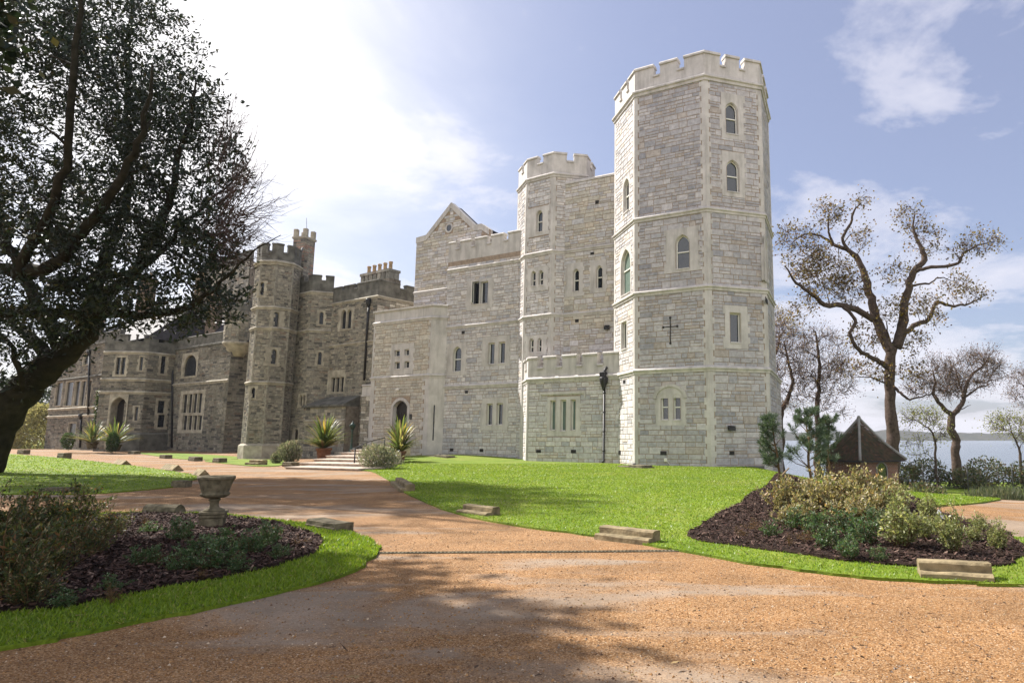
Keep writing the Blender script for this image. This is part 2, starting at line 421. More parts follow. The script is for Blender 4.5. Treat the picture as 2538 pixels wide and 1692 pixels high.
def sweep(mb, pts, ring, slot=0, closed=False, col=(1, 1, 1)):
    """ring: closed (outward offset, z) outline swept along the plan polyline pts with mitred corners"""
    pts = [Vector(p).to_2d() for p in pts]; N = len(pts); k = len(ring)
    segs = [(pts[(i + 1) % N] - pts[i]).normalized() for i in range(N if closed else N - 1)]
    nn = [Vector((d.y, -d.x)) for d in segs]; rows = []
    for i in range(N):
        if closed: a, b = nn[i - 1], nn[i]
        else: a, b = nn[max(i - 1, 0)], nn[min(i, len(nn) - 1)]
        m = (a + b) / (1 + a.dot(b))
        rows.append([(pts[i].x + m.x * o, pts[i].y + m.y * o, z) for o, z in ring])
    vs = [v for r in rows for v in r]
    fs = [(i * k + q, ((i + 1) % N) * k + q, ((i + 1) % N) * k + (q + 1) % k, i * k + (q + 1) % k) for i in range(len(segs)) for q in range(k)]
    if not closed: fs += [tuple(range(k - 1, -1, -1)), tuple(range((N - 1) * k, N * k))]
    mb.raw(vs, fs, slot, col)
def sub(pts, s0, s1):
    out = []; acc = 0.0
    pts = [Vector(p).to_2d() for p in pts]
    for a, b in zip(pts, pts[1:]):
        L = (b - a).length
        if not out and acc + L > s0 + 1e-6: out.append(a + (b - a) * ((s0 - acc) / L))
        if out and acc + L >= s1 - 1e-6: out.append(a + (b - a) * ((s1 - acc) / L)); return out
        if out: out.append(b)
        acc += L
    return out
def plen(pts): return sum((Vector(b).to_2d() - Vector(a).to_2d()).length for a, b in zip(pts, pts[1:]))
def battlement(mb, pts, zb, zs, zt, notches, th=.38, slot=0, ch=.16, co=.07):
    L = plen(pts); sweep(mb, pts, [(0, zb), (0, zs), (-th, zs), (-th, zb)], slot)
    e = [0.0] + [x for n in notches for x in n] + [L]
    for a, b in zip(e[::2], e[1::2]):
        if b - a < .05: continue
        q = sub(pts, a, b)
        sweep(mb, q, [(0, zs), (0, zt - ch), (-th, zt - ch), (-th, zs)], slot)
        sweep(mb, sub(pts, max(0, a - .03), min(L, b + .03)), [(co, zt - ch), (co, zt - ch * .45), (co * .3, zt), (-th, zt), (-th - co, zt - ch * .45), (-th - co, zt - ch)], slot)
    for a, b in notches:
        sweep(mb, sub(pts, a + .01, b - .01), [(co, zs - .05), (co, zs + .03), (co * .3, zs + .10), (-th - co * .3, zs + .10), (-th - co, zs + .03), (-th - co, zs - .05)], slot)
def string(mb, pts, z, out=.13, h=.22, closed=False, slot=0):
    sweep(mb, pts, [(-.02, z - h * .9), (out * .45, z - h * .9), (out * .55, z - h * .45), (out, z - h * .3), (out, z), (.0, z + h * .45), (-.02, z + h * .45)], slot, closed)
def quoins(mb, W, side, za, zb, wd=.34, tooth=.16, out=.026, slot=0, ext=.02):
    z = za; k = rng.random() < .5
    while z < zb - .05:
        h = rng.uniform(.26, .42)
        if zb - z - h < .2: h = zb - z
        w_ = wd + (tooth if k else 0); k = not k
        a, b = (-ext, w_) if side == 'l' else (W.L - w_, W.L + ext)
        vs = [W.P(u, q, o) for o in (0, out) for u, q in ((a, z), (b, z), (b, z + h - .004), (a, z + h - .004))]
        mb.raw(vs, [(4, 5, 6, 7), (0, 1, 5, 4), (1, 2, 6, 5), (2, 3, 7, 6), (3, 0, 4, 7)], slot)
        z += h
    W.skips.append((-1, za, wd + tooth * .4, zb) if side == 'l' else (W.L - wd - tooth * .4, za, W.L + 1, zb))
def outline(r, kind):
    a, b, c, d = r; hw = (c - a) / 2; um = (a + c) / 2
    if kind == 'rect': return [(a, b), (c, b), (c, d), (a, d)]
    rise = min({'point': 1.15, 'round': 1.0, 'flat': .62}[kind] * hw, (d - b) * .6); sp_ = d - rise; top = []
    for i in range(9):
        t_ = i / 8
        if kind == 'point': x = 1 - t_; y = math.sqrt(max(0, 4 - (x + 1) ** 2)) / math.sqrt(3)
        elif kind == 'flat': x = 1 - t_; y = (1 - x ** 2.6) * .8 + .2 * (1 - x)
        else: x, y = math.cos(t_ * math.pi / 2), math.sin(t_ * math.pi / 2)
        top.append((x, y))
    pts = [(a, b), (c, b)] + [(um + hw * x, sp_ + rise * y) for x, y in top] + [(um - hw * x, sp_ + rise * y) for x, y in reversed(top[:-1])]
    return pts
def inset(poly, w_):
    us = [p[0] for p in poly]; zs = [p[1] for p in poly]; cu, cz = (min(us) + max(us)) / 2, (min(zs) + max(zs)) / 2
    ku = max(.1, 1 - 2 * w_ / (max(us) - min(us))); kz = max(.1, 1 - 2 * w_ / (max(zs) - min(zs)))
    return [(cu + (u - cu) * ku, cz + (z - cz) * kz) for u, z in poly]
def plate(mb, W, outer, holes, out, slot=0, col=(1, 1, 1)):
    loops = [outer] + holes; flat = [p for l in loops for p in l]
    for tri in geometry.tessellate_polygon([[Vector((u, z, 0)) for u, z in l] for l in loops]):
        q = [flat[i] for i in tri]
        if (q[1][0] - q[0][0]) * (q[2][1] - q[0][1]) - (q[1][1] - q[0][1]) * (q[2][0] - q[0][0]) < 0: q = q[::-1]
        mb.face([W.P(u, z, out) for u, z in q], slot, col)
def rim(mb, W, poly, oa, ob, slot=0, inward=False):
    n = len(poly)
    for i in range(n):
        a, b = poly[i], poly[(i + 1) % n]
        q = [W.P(*a, oa), W.P(*b, oa), W.P(*b, ob), W.P(*a, ob)]
        mb.face(q if not inward else q[::-1], slot)
def toothed(r, tooth=.14, hmin=.24, hmax=.40):
    a, b, c, d = r; zs = [b]
    while d - zs[-1] > hmax * 1.3: zs.append(zs[-1] + rng.uniform(hmin, hmax))
    zs.append(d); k = rng.random() < .5; Rr, Ll = [], []
    for i in range(len(zs) - 1):
        e = tooth if (i + k) % 2 else 0; e2 = tooth if (i + k + (rng.random() < .3)) % 2 else 0
        Rr += [(c + e, zs[i]), (c + e, zs[i + 1])]; Ll += [(a - e2, zs[i]), (a - e2, zs[i + 1])]
    pts = Rr + Ll[::-1]; out = []
    for p in pts:
        if not out or (abs(p[0] - out[-1][0]) + abs(p[1] - out[-1][1])) > 1e-6: out.append(p)
    return out
def window(par, W, zf, outer, ops, kind='rect', name='window', st='ashlar', fr='frame', gl='glass', rec=.20, fw=.045, transom=None, teeth=.12, out=.03, bars=None, blank=False, label=None, deep=0.0):
    rs = [W.rect(zf, *o) for o in ops]
    if outer: ro = W.rect(zf, *outer)
    else:
        ro = [min(r[0] for r in rs) - .16, min(r[1] for r in rs) - .14, max(r[2] for r in rs) + .16, max(r[3] for r in rs) + .16]
    for r in rs:
        W.holes.append((r[0] - .01, r[1] - .01, r[2] + .01, r[3] + .01))
    W.skips.append(tuple(ro))
    polys = [outline(r, kind) for r in rs]; mb = MB()
    op = toothed(ro, teeth) if teeth else [(ro[0], ro[1]), (ro[2], ro[1]), (ro[2], ro[3]), (ro[0], ro[3])]
    # chamfered reveal: plate opening a little larger, then a splay down to the glass
    ch = [inset(p, -.05) for p in polys] if all(rs[i + 1][0] - rs[i][2] > .13 for i in range(len(rs) - 1)) else polys
    plate(mb, W, op, ch, out); rim(mb, W, op, 0, out)
    for p, q in zip(ch, polys):
        n = len(p)
        for i in range(n):
            j = (i + 1) % n
            mb.face([W.P(*p[j], out), W.P(*p[i], out), W.P(*q[i], -.06), W.P(*q[j], -.06)])
        rim(mb, W, q, -.06, -rec - .02, inward=True)
    for r in rs:   # sloping sill
        mb.box(W.P(r[0] - .03, r[1] - .075, -.02), Vector((*W.d, 0)) * (r[2] - r[0] + .06), Vector((*W.n, 0)) * .085, (0, 0, .07))
    o = mb.build(name, M[st], par)
    if label: o['label'] = label
    if fr:
        f = MB(); g = MB()
        for r, p in zip(rs, polys):
            q = inset(p, fw); n = len(p)
            for i in range(n):
                j = (i + 1) % n; f.face([W.P(*p[i], -rec + .05), W.P(*p[j], -rec + .05), W.P(*q[j], -rec + .05), W.P(*q[i], -rec + .05)])
            rim(f, W, q, -rec + .05, -rec, inward=True)
            if transom:
                zt = r[1] + (r[3] - r[1]) * transom; f.box(W.P(r[0] + fw * .5, zt - fw * .7, -rec), Vector((*W.d, 0)) * (r[2] - r[0] - fw), Vector((*W.n, 0)) * .07, (0, 0, fw * 1.4))
            for kx, ky in (bars or []):
                if kx: f.box(W.P(r[0] + (r[2] - r[0]) * kx - .025, r[1], -rec), Vector((*W.d, 0)) * .05, Vector((*W.n, 0)) * .06, (0, 0, r[3] - r[1]))
                if ky: f.box(W.P(r[0], r[1] + (r[3] - r[1]) * ky - .025, -rec + .003), Vector((*W.d, 0)) * (r[2] - r[0]), Vector((*W.n, 0)) * .06, (0, 0, .05))
            plate(g, W, p, [], -rec - .005)
        f.build('frame', M[fr], o); g.build('pane', M[gl], o)
    else:
        g = MB()
        for p in polys: plate(g, W, p, [], -rec - .005)
        g.build('pane', M[gl], o)
    return o
def vent(par, W, zf, r, name='air_vent'):
    a, b, c, d = W.rect(zf, *r); mb = MB(); dd, nn = Vector((*W.d, 0)), Vector((*W.n, 0))
    mb.box(W.P(a, b, .0), dd * (c - a), nn * .03, (0, 0, d - b))
    k = max(2, int((d - b) / .05))
    for i in range(k): mb.box(W.P(a + .02, b + (i + .2) * (d - b) / k, .03), dd * (c - a - .04), nn * .015, (0, 0, (d - b) / k * .45))
    return mb.build(name, M['bronze'], par)
def flood(par, W, zf, r):
    a, b, c, d = W.rect(zf, *r); dd, nn = Vector((*W.d, 0)), Vector((*W.n, 0)); mb = MB()
    mb.box(W.P((a + c) / 2 - .04, b + .05, .0), dd * .08, nn * .2, (0, 0, .08))
    mb.box(W.P(a, b, .1), dd * (c - a), nn * .16 + Vector((0, 0, -.03)), (0, 0, (d - b) * .8), bev=.02)
    mb.box(W.P(a + .02, d - .04, .06), dd * (c - a - .04), nn * .24, (0, 0, .03))
    return mb.build('wall_lamp', M['iron'], par)
def wallmesh(par, name, items, mats, pal, **kw):
    mb = MB()
    for W, u0, u1, za, zb in items: masonry(mb, W, u0, u1, za, zb, pal, **kw)
    return mb.build(name, mats, par)

# ================================================================= the pale restored wing
H1, H2, H3, H4 = 3.84, 8.47, 13.05, 21.25
wing = thing('castle_wing', 'pale restored stone castle wing with a tall octagonal tower and white framed windows', 'castle', (0, 43, ground(0, 40)))
NEW = [M['mortar'], M['stone'], M['ashlar']]
# ---- great tower
A, B, Cc, Dd, E_ = V2(-1.03, 41.8), V2(.28, 38.42), V2(4.42, 36.33), V2(7.96, 37.5), V2(9.28, 41.6)
ctr = (A + E_) / 2; Ff, G, Hh = ctr * 2 - B, ctr * 2 - Cc, ctr * 2 - Dd
octo = [A, B, Cc, Dd, E_, Ff, G, Hh]
TW = [Wall(octo[i], octo[(i + 1) % 8]) for i in range(8)]; AB, BC, CD, DE = TW[:4]
window(wing, BC, z4, (1022, 1215, 1232, 1500), [(1085, 1262, 1170, 1476)], 'point', transom=.5)
window(wing, BC, z5, (955, 930, 1148, 1185), [(990, 985, 1033, 1150), (1070, 985, 1113, 1150)], 'point', transom=.5, teeth=.05)
window(wing, CD, z4, (1378, 350, 1522, 640), [(1410, 408, 1482, 606)], 'point', transom=.5)
window(wing, CD, z4, (1382, 725, 1530, 1015), [(1416, 780, 1492, 980)], 'point', transom=.5)
window(wing, CD, z5, (1402, 412, 1550, 690), [(1438, 462, 1502, 648)])
window(wing, AB, z4, None, [(748, 900, 782, 1108)], 'point', transom=.5, teeth=.06)
window(wing, AB, z5, None, [(732, 50, 790, 335)], 'point', transom=.55, teeth=.06, gl='blind')
window(wing, AB, z5, None, [(735, 520, 766, 690)], teeth=.06)
window(wing, DE, z6, None, [(79, 262, 90, 470)], 'point', teeth=.05, fr=None)
tq = []
for i, W in enumerate(TW):
    q_ = MB(); quoins(q_, W, 'r', -3.0, H4 - .1, .22, .12); quoins(q_, TW[(i + 1) % 8], 'l', -3.0, H4 - .1, .22, .12); tq.append(q_)
tm = MB()
for i, W in enumerate(TW): masonry(tm, W, 0, W.L, -3.2, H4, PAL_NEW if i == 0 else PAL_TOWER)  # sun-facing first face keeps the lighter stone, its light put into the colour
tower = tm.build('tower', NEW, wing)
for q_ in tq: q_.build('quoin', M['ashlar'], tower)
for z in (H1, H2, H3): m_ = MB(); string(m_, octo, z, .15, .26, True); m_.build('string_course', M['ashlar'], tower)
m_ = MB(); string(m_, octo, H4, .20, .34, True); m_.build('string_course', M['ashlar'], tower)
ztop = BC.uz(z4(1272, 62))[1]; zsil = BC.uz(z4(1130, 186))[1]
P0 = (Ff + G) / 2; ring_ = [P0, G, Hh, A, B, Cc, Dd, E_, Ff, P0]
nt = []; acc = 0.0
for a, b in zip(ring_, ring_[1:]):
    L = (b - a).length
    if a is not P0 and b is not P0: nt += [(acc + L * .275, acc + L * .375), (acc + L * .62, acc + L * .72)]
    acc += L
m_ = MB(); battlement(m_, ring_, H4 + .05, zsil, ztop, nt, .42, ch=.2, co=.09); m_.build('parapet', M['ashlar'], tower)
m_ = MB(); core = [ctr + (p - ctr) * .90 for p in octo]; m_.prism(core, -3, H4 + .1); m_.build('roof', M['lead'], tower)
# hood over the twin window, arrow-slit cross, vents, lamps
m_ = MB(); r = BC.rect(z5, 940, 918, 1160, 1010); um = (r[0] + r[2]) / 2; rad = (r[2] - r[0]) / 2
arc = [(um + rad * math.cos(q), r[1] + (r[3] - r[1]) * math.sin(q)) for q in [math.pi * k / 16 for k in range(17)]]
ins = [(um + (u - um) * .80, r[1] + (z - r[1]) * .80) for u, z in arc]
for i in range(16):
    q = [arc[i], arc[i + 1], ins[i + 1], ins[i]]; m_.face([BC.P(*p, .09) for p in q])
    m_.face([BC.P(*arc[i], 0), BC.P(*arc[i + 1], 0), BC.P(*arc[i + 1], .09), BC.P(*arc[i], .09)]); m_.face([BC.P(*ins[i + 1], 0), BC.P(*ins[i], 0), BC.P(*ins[i], .09), BC.P(*ins[i + 1], .09)])
plate(m_, BC, arc + [], [], .012)
m_.build('hood_mould', M['ashlar'], tower)
m_ = MB(); r = BC.rect(z5, 1047, 490, 1053, 655); r2 = BC.rect(z5, 1005, 545, 1095, 551)
bd, bn = Vector((*BC.d, 0)), Vector((*BC.n, 0))
m_.box(BC.P(r[0], r[1], .02), bd * (r[2] - r[0]), bn * .015, (0, 0, r[3] - r[1])); m_.box(BC.P(r2[0], r2[1], .022), bd * (r2[2] - r2[0]), bn * .015, (0, 0, r2[3] - r2[1]))
for u, z in ((r2[0], (r2[1] + r2[3]) / 2), (r2[2], (r2[1] + r2[3]) / 2), ((r[0] + r[2]) / 2, r[1]), ((r[0] + r[2]) / 2, r[3])):
    pts = [(u + .075 * math.cos(q), z + .075 * math.sin(q)) for q in [k * math.pi / 6 for k in range(12)]]; plate(m_, BC, pts, [], .036); rim(m_, BC, pts, 0, .036)
m_.build('arrow_slit', M['bronze'], tower, None)
vent(wing, BC, z5, (985, 1352, 1025, 1378)); vent(wing, CD, z5, (1430, 1352, 1462, 1377)); vent(wing, AB, z5, (745, 892, 760, 914)); vent(wing, AB, z5, (716, 1350, 731, 1374)); vent(wing, DE, z5, (1664, 365, 1676, 395))
flood(wing, CD, z5, (1415, 1186, 1460, 1216))
m_ = MB(); r = BC.rect(z5, 1012, 1398, 1030, 1420); m_.box(BC.P(r[0], r[1], 0), bd * (r[2] - r[0]), bn * .1, (0, 0, r[3] - r[1]), bev=.02)
m_.tube([BC.P(r[2], r[1] + .05, .05), BC.P(r[2] + .2, r[1] - .2, .06), BC.P(r[2] + .5, r[1] - .35, .05)], .012, 5); m_.build('junction_box', M['lampwhite'], wing)
m_ = MB()
for W, a, b in ((BC, .3, BC.L), (CD, 0, CD.L - .5)): m_.box(W.P(a, -2.6, .03), Vector((*W.d, 0)) * (b - a), Vector((*W.n, 0)) * .03, (0, 0, 2.6 - 1.62))
m_.build('plinth', M['olddark'], wing)

# ---- stair turret
tf = V2(.849, -.53); rot = lambda v, a: Vector((v.x * math.cos(a) - v.y * math.sin(a), v.x * math.sin(a) + v.y * math.cos(a)))
T1 = V2(-7.65, 46.36); SD = 2.45; tp = [T1]
tp = [V2(-8.62, 48.35), T1, V2(-5.53, 45.06), V2(-3.16, 45.6), V2(-2.70, 47.8), V2(-3.6, 49.9), V2(-5.7, 50.9), V2(-7.8, 50.3)]   # T0, T1, T2, ...
tctr = sum(tp, Vector((0, 0))) / 8
TU = [Wall(tp[i], tp[(i + 1) % 8]) for i in range(8)]; t01, t12, t23 = TU[:3]
zT4 = t12.uz(z4(215, 882))[1]; zTt = t12.uz(z4(300, 718))[1]; zTs = t12.uz(z4(212, 800))[1]
window(wing, t12, z3, (915, 75, 1030, 235), [(963, 96, 995, 212)], 'point', transom=.5, teeth=.10)
window(wing, t12, z3, (912, 408, 1026, 540), [(934, 432, 957, 512), (976, 428, 999, 506)], 'point', transom=.4, teeth=.08)
window(wing, t12, z3, (903, 785, 1018, 900), [(925, 805, 945, 880), (969, 803, 989, 876)], 'point', transom=.4, teeth=.08)
uq = []
for i in (7, 0, 1, 2, 3):
    q_ = MB(); quoins(q_, TU[i], 'r', -2.4, zT4 - .1, .20, .10); quoins(q_, TU[(i + 1) % 8], 'l', -2.4, zT4 - .1, .20, .10); uq.append(q_)
um_ = MB()
for i, W in enumerate(TU): masonry(um_, W, 0, W.L, -2.5, zT4, PAL_NEW, hr=(.18, .38), wr=(.25, .7))
turret = um_.build('turret', NEW, wing); 
for q_ in uq: q_.build('quoin', M['ashlar'], turret)
P0 = (tp[5] + tp[6]) / 2; ring_ = [P0, tp[6], tp[7], tp[0], tp[1], tp[2], tp[3], tp[4], tp[5], P0]; nt = []; acc = 0
for a, b in zip(ring_, ring_[1:]):
    L = (b - a).length
    if a is not P0 and b is not P0: nt.append((acc + L * .39, acc + L * .61))
    acc += L
m_ = MB(); battlement(m_, ring_, zT4 + .04, zTs, zTt, nt, .3, ch=.17, co=.07); m_.build('parapet', M['ashlar'], turret)
m_ = MB(); string(m_, tp, zT4, .16, .28, True); m_.build('string_course', M['ashlar'], turret)
for z in (H2, H3): m_ = MB(); string(m_, tp, z, .13, .24, True); m_.build('string_course', M['ashlar'], turret)
m_ = MB(); m_.prism([tctr + (p - tctr) * .84 for p in tp], -2, zT4 + .1); m_.build('roof', M['lead'], turret)

# ---- main front
F0, F1 = V2(-14.5, 50.8), V2(-8.0, 47.33); FW = Wall(F0, F1)
window(wing, FW, z3, (578, 475, 722, 640), [(603, 488, 645, 612), (651, 487, 694, 608)], rec=.22)
window(wing, FW, z3, (465, 830, 572, 1008), [(500, 850, 543, 986)], 'point', transom=.5)
window(wing, FW, z3, (662, 790, 815, 955), [(696, 830, 728, 945), (754, 825, 786, 940)])
window(wing, FW, z3, (660, 1132, 805, 1312), [(686, 1168, 716, 1284), (743, 1165, 773, 1282)])
for r in ((548, 762, 565, 778), (567, 1092, 583, 1108), (483, 1412, 502, 1428), (648, 1415, 668, 1432), (847, 1420, 857, 1438)): vent(wing, FW, z3, r)
zFc = FW.uz(z3(660, 237))[1]; zFs = FW.uz(z3(612, 292))[1]; zFa = FW.uz(z3(660, 352))[1]
FW2 = Wall(F0, F1); FW2.skips = [(-1, zFa, 99, 99)]
m_ = MB(); masonry(m_, FW, 0, FW.L, -2.0, H3, PAL_NEW); FW.skips.append((-1, zFa - .3, 99, 99)); masonry(m_, FW, 0, FW.L, H3, zFa, PAL_NEW)
wl = m_.build('wall', NEW, wing)
m_ = MB()
us = [FW.uz(z3(x, 300))[0] for x in (514, 540, 600, 622, 687, 711, 778, 804)]
battlement(m_, [F0, F1], zFa, zFs, zFc, [(us[0], us[1]), (us[2], us[3]), (us[4], us[5]), (us[6], us[7])], .4, ch=.17, co=.07); m_.build('parapet', M['ashlar'], wing)
for z in (H1, H2, H3): m_ = MB(); string(m_, [F0, F1], z, .13, .24); m_.build('string_course', M['ashlar'], wing)
m_ = MB(); bk = Vector((.48, .878)); m_.prism([F0 - FW.n * .45, F1 - FW.n * .45, F1 + bk * 9, F0 + bk * 9], -2, zFa); m_.build('roof', M['lead'], wing)
# open casement of the upper window
m_ = MB(); r = FW.rect(z3, 603, 488, 645, 612); hd = (FW.d * .55 + FW.n * .84).normalized(); hp = FW.P(r[0] + .04, r[1] + .03, -.10); Lc = .78
h3 = Vector((*hd, 0)); pn = Vector((-hd.y, hd.x, 0)) * .04
for a, b, c, d in ((0, 0, Lc, .06), (0, r[3] - r[1] - .12, Lc, .06), (0, .06, .06, r[3] - r[1] - .18), (Lc - .06, .06, .06, r[3] - r[1] - .18)): m_.box(hp + h3 * a + Vector((0, 0, b)), h3 * c, pn, (0, 0, d))
cs = m_.build('casement', M['frame'], wing)
m_ = MB(); q = hp + pn * .5; m_.face([q + h3 * .05 + Vector((0, 0, .05)), q + h3 * (Lc - .05) + Vector((0, 0, .05)), q + h3 * (Lc - .05) + Vector((0, 0, r[3] - r[1] - .1)), q + h3 * .05 + Vector((0, 0, r[3] - r[1] - .1))]); m_.build('pane', M['glass'], cs)

# ---- wall between turret and tower
W0, W1 = tp[2] + rot(tf, math.pi / 4) * .87, V2(-.62, 43.3); WW = Wall(W0, W1)
window(wing, WW, z3, (1130, 385, 1222, 570), [(1167, 420, 1197, 540)], 'point', transom=.5, teeth=.10)
window(wing, WW, z3, (1262, 370, 1350, 550), [(1295, 402, 1327, 524)], 'point', transom=.5, teeth=.10)
for r in ((1290, 38, 1310, 57), (1263, 325, 1283, 340), (1178, 697, 1198, 714)): vent(wing, WW, z3, r)
flood(wing, WW, z3, (1345, 732, 1374, 754))
zW = WW.uz(z4(520, 908))[1]
m_ = MB(); masonry(m_, WW, 0, WW.L, -1.8, zW, PAL_PORCH + PAL_NEW[:3]); m_.build('wall', NEW, wing)
m_ = MB(); sweep(m_, [W0, W1], [(.08, zW), (.08, zW + .12), (0, zW + .22), (-.4, zW + .22), (-.4, zW)]); m_.build('coping', M['ashlar'], wing)
for z in (H2, H3): m_ = MB(); string(m_, [W0, W1], z, .12, .22); m_.build('string_course', M['ashlar'], wing)
m_ = MB(); m_.prism([W0 - WW.n * .42, W1 - WW.n * .42, W1 - WW.n * 6, W0 - WW.n * 6], -2, zW); m_.build('roof', M['lead'], wing)

# ---- ground-floor bay with its own battlements
B0, B1, B2 = V2(-7.66, 46.75), V2(-6.94, 44.37), V2(-.55, 40.87); bL, bF = Wall(B0, B1), Wall(B1, B2)
window(wing, bF, z3, (1022, 1125, 1205, 1345), [(1040, 1150, 1066, 1312), (1097, 1147, 1125, 1316), (1155, 1145, 1178, 1312)], gl='blind', teeth=.12)
for r in ((962, 1420, 988, 1437), (1155, 1420, 1183, 1440)): vent(wing, bF, z3, r)
zBt = bF.uz(z3(1150, 890))[1]; zBs = bF.uz(z3(1090, 963))[1]
bq = MB(); quoins(bq, bL, 'r', -2.3, H1 - .2, .4, 0); quoins(bq, bF, 'l', -2.3, H1 - .2, .12, .0)
m_ = MB(); masonry(m_, bL, 0, bL.L, -2.4, H1, PAL_NEW); masonry(m_, bF, 0, bF.L, -2.4, H1, PAL_NEW); bay = m_.build('bay', NEW, wing); bq.build('quoin', M['ashlar'], bay)
m_ = MB(); pl = [B0, B1, B2]; off = bL.L; us = [off + bF.uz(z3(x, 940))[0] for x in (968, 1001, 1073, 1106, 1185, 1218, 1300, 1334)]
battlement(m_, pl, H1 + .05, zBs, zBt, [(off * .45, off * .7)] + [(us[i], us[i + 1]) for i in (0, 2, 4, 6)], .36, ch=.17, co=.08); m_.build('parapet', M['ashlar'], bay)
m_ = MB(); string(m_, pl, H1, .15, .28); m_.build('string_course', M['ashlar'], bay)
m_ = MB(); m_.prism([B0 - bL.n * .4, B1 - bF.n * .45 + bF.d * .3, B2 - bF.n * .45, V2(-.8, 43.2), W0 + V2(0, .3)], -2, H1 + .02); m_.build('roof', M['lead'], bay)
m_ = MB(); r = bF.rect(z3, 985, 1097, 1238, 1112); z0_ = bF.uz(z3(983, 1138))[1]
bd, bn = Vector((*bF.d, 0)), Vector((*bF.n, 0))
m_.box(bF.P(r[0], r[1], 0), bd * (r[2] - r[0]), bn * .10, (0, 0, r[3] - r[1])); m_.box(bF.P(r[0] + .001, z0_, 0), bd * .10, bn * .097, (0, 0, r[1] - z0_)); m_.box(bF.P(r[2] - .101, z0_, 0), bd * .10, bn * .097, (0, 0, r[1] - z0_))
m_.build('hood_mould', M['ashlar'], bay)
m_ = MB(); u_, zt = bF.uz(z3(1345, 1070)); zb = bF.uz(z3(1333, 1490))[1]
m_.tube([bF.P(u_, zt, .12), bF.P(u_ - .03, zb + .1, .12), bF.P(u_ - .05, zb, .22)], .065, 10)
for k in range(5): m_.lathe([(.085, -.05), (.085, .05)], bF.P(u_ - .006 * k, zt - .4 - k * 1.2, .12), 10)
m_.lathe([(.07, -.25), (.16, .05), (.25, .25), (.28, .50), (.28, .56), (.2, .56)], bF.P(u_, zt, .2), 8)
m_.box(bF.P(u_ - .22, zt + .56, .02), bd * .38, bn * .34, (0, 0, .35), bev=.02); m_.tube([bF.P(u_, zt + .75, .25), bF.P(u_ + .1, zt + 1.05, .2), bF.P(u_ + .1, zt + 1.2, .0)], .08, 8)
m_.build('drainpipe', M['iron'], wing)

# ---- entrance block
df, nf = V2(.878, -.479), V2(-.479, -.878)
C1 = V2(-14.35, 50.72); C0 = C1 - V2(.96, .28) * 1.15; PL = C0 - df * 6.5; PLb = PL - nf * 4
pF, pC, pS = Wall(PL, C0), Wall(C0, C1), Wall(PLb, PL)
zps = pF.uz(z3(210, 1014))[1]; zpm = pF.uz(z3(230, 702))[1]; zpt = pF.uz(z3(230, 633))[1]
window(wing, pF, z3, (155, 832, 280, 1003), [(175, 868, 206, 902), (230, 863, 257, 897), (175, 933, 206, 972), (230, 929, 257, 967)], teeth=.12)
r = pF.rect(z3, 167, 1150, 243, 1340); zd = r[1] = ground(-17, 49) + .0
pF.holes.append((r[0] - .01, -2.2, r[2] + .01, r[3] + .01)); pF.skips.append((r[0] - .26, -2.2, r[2] + .26, r[3] + .3))
dm = MB(); op = outline(r, 'flat'); oo = outline([r[0] - .28, r[1], r[2] + .28, r[3] + .28], 'flat')
plate(dm, pF, oo, [inset(op, -.04)], .04); rim(dm, pF, oo, 0, .04); rim(dm, pF, op, .04, -.35, inward=True)
dr = dm.build('door', M['ashlar'], wing); dm = MB(); plate(dm, pF, op, [], -.30)
for k in range(1, 5): dm.box(pF.P(r[0] + (r[2] - r[0]) * k / 5, r[1], -.30), Vector((*pF.d, 0)) * .02, Vector((*pF.n, 0)) * .02, (0, 0, (r[3] - r[1]) * .8))
dm.build('door_leaf', M['door'], dr); dm = MB(); dm.lathe([(.05, -.04), (.06, 0), (.05, .04)], pF.P(r[0] + .18, r[1] + 1.05, -.26), 10); dm.build('door_handle', M['iron'], dr)
pq = MB(); quoins(pq, pF, 'r', -1.9, zps - .2, .45, .28); quoins(pq, pF, 'r', zps + .1, zpm - .2, .12, .16)
pq2 = MB(); quoins(pq2, pF, 'l', -1.9, zps - .2, .42, .2); quoins(pq2, pF, 'l', zps + .1, zpm - .2, .14, .12); quoins(pq2, pS, 'r', -1.9, zpm - .2, .4, 0)
mm = MB(); masonry(mm, pF, 0, pF.L, -2.0, zpm, PAL_PORCH); masonry(mm, pS, 0, pS.L, -2.2, zpm, PAL_PORCH)
rC = pC.rect(z3, 387, 1172, 397, 1368); uC = (rC[0] + rC[2]) / 2; pC.holes.append((uC - .05, rC[1], uC + .05, rC[3])); pC.skips.append((-1, -9, 9, 99)); masonry(mm, pC, 0, pC.L, -2.0, zpm, PAL_PORCH)
porch = mm.build('porch', [M['mortar'], M['stone']], wing); pq.build('quoin', M['ashlar'], porch); pq2.build('quoin', M['ashlar'], porch)
mm = MB(); plate(mm, pC, [(0, -2), (pC.L, -2), (pC.L, zpm), (0, zpm)], [[(uC - .05, rC[1]), (uC + .05, rC[1]), (uC + .05, rC[3]), (uC - .05, rC[3])]], .03); hp_ = [(uC - .05, rC[1]), (uC + .05, rC[1]), (uC + .05, rC[3]), (uC - .05, rC[3])]; rim(mm, pC, hp_, .03, -.2, inward=True)
mm.build('corner_facing', M['ashlar'], porch); mm = MB(); plate(mm, pC, hp_, [], -.15); mm.build('slit_window', M['oldglass'], porch)
pl = [PLb, PL, C0, C1]
mm = MB(); sweep(mm, pl, [(.0, zpm), (.0, zpt - .22), (.06, zpt - .16), (.12, zpt - .14), (.12, zpt - .04), (0, zpt), (-.4, zpt), (-.4, zpm)]); mm.build('parapet', M['ashlar'], porch)
for z in (zps, zpm): mm = MB(); string(mm, pl, z, .13, .24); mm.build('string_course', M['ashlar'], porch)
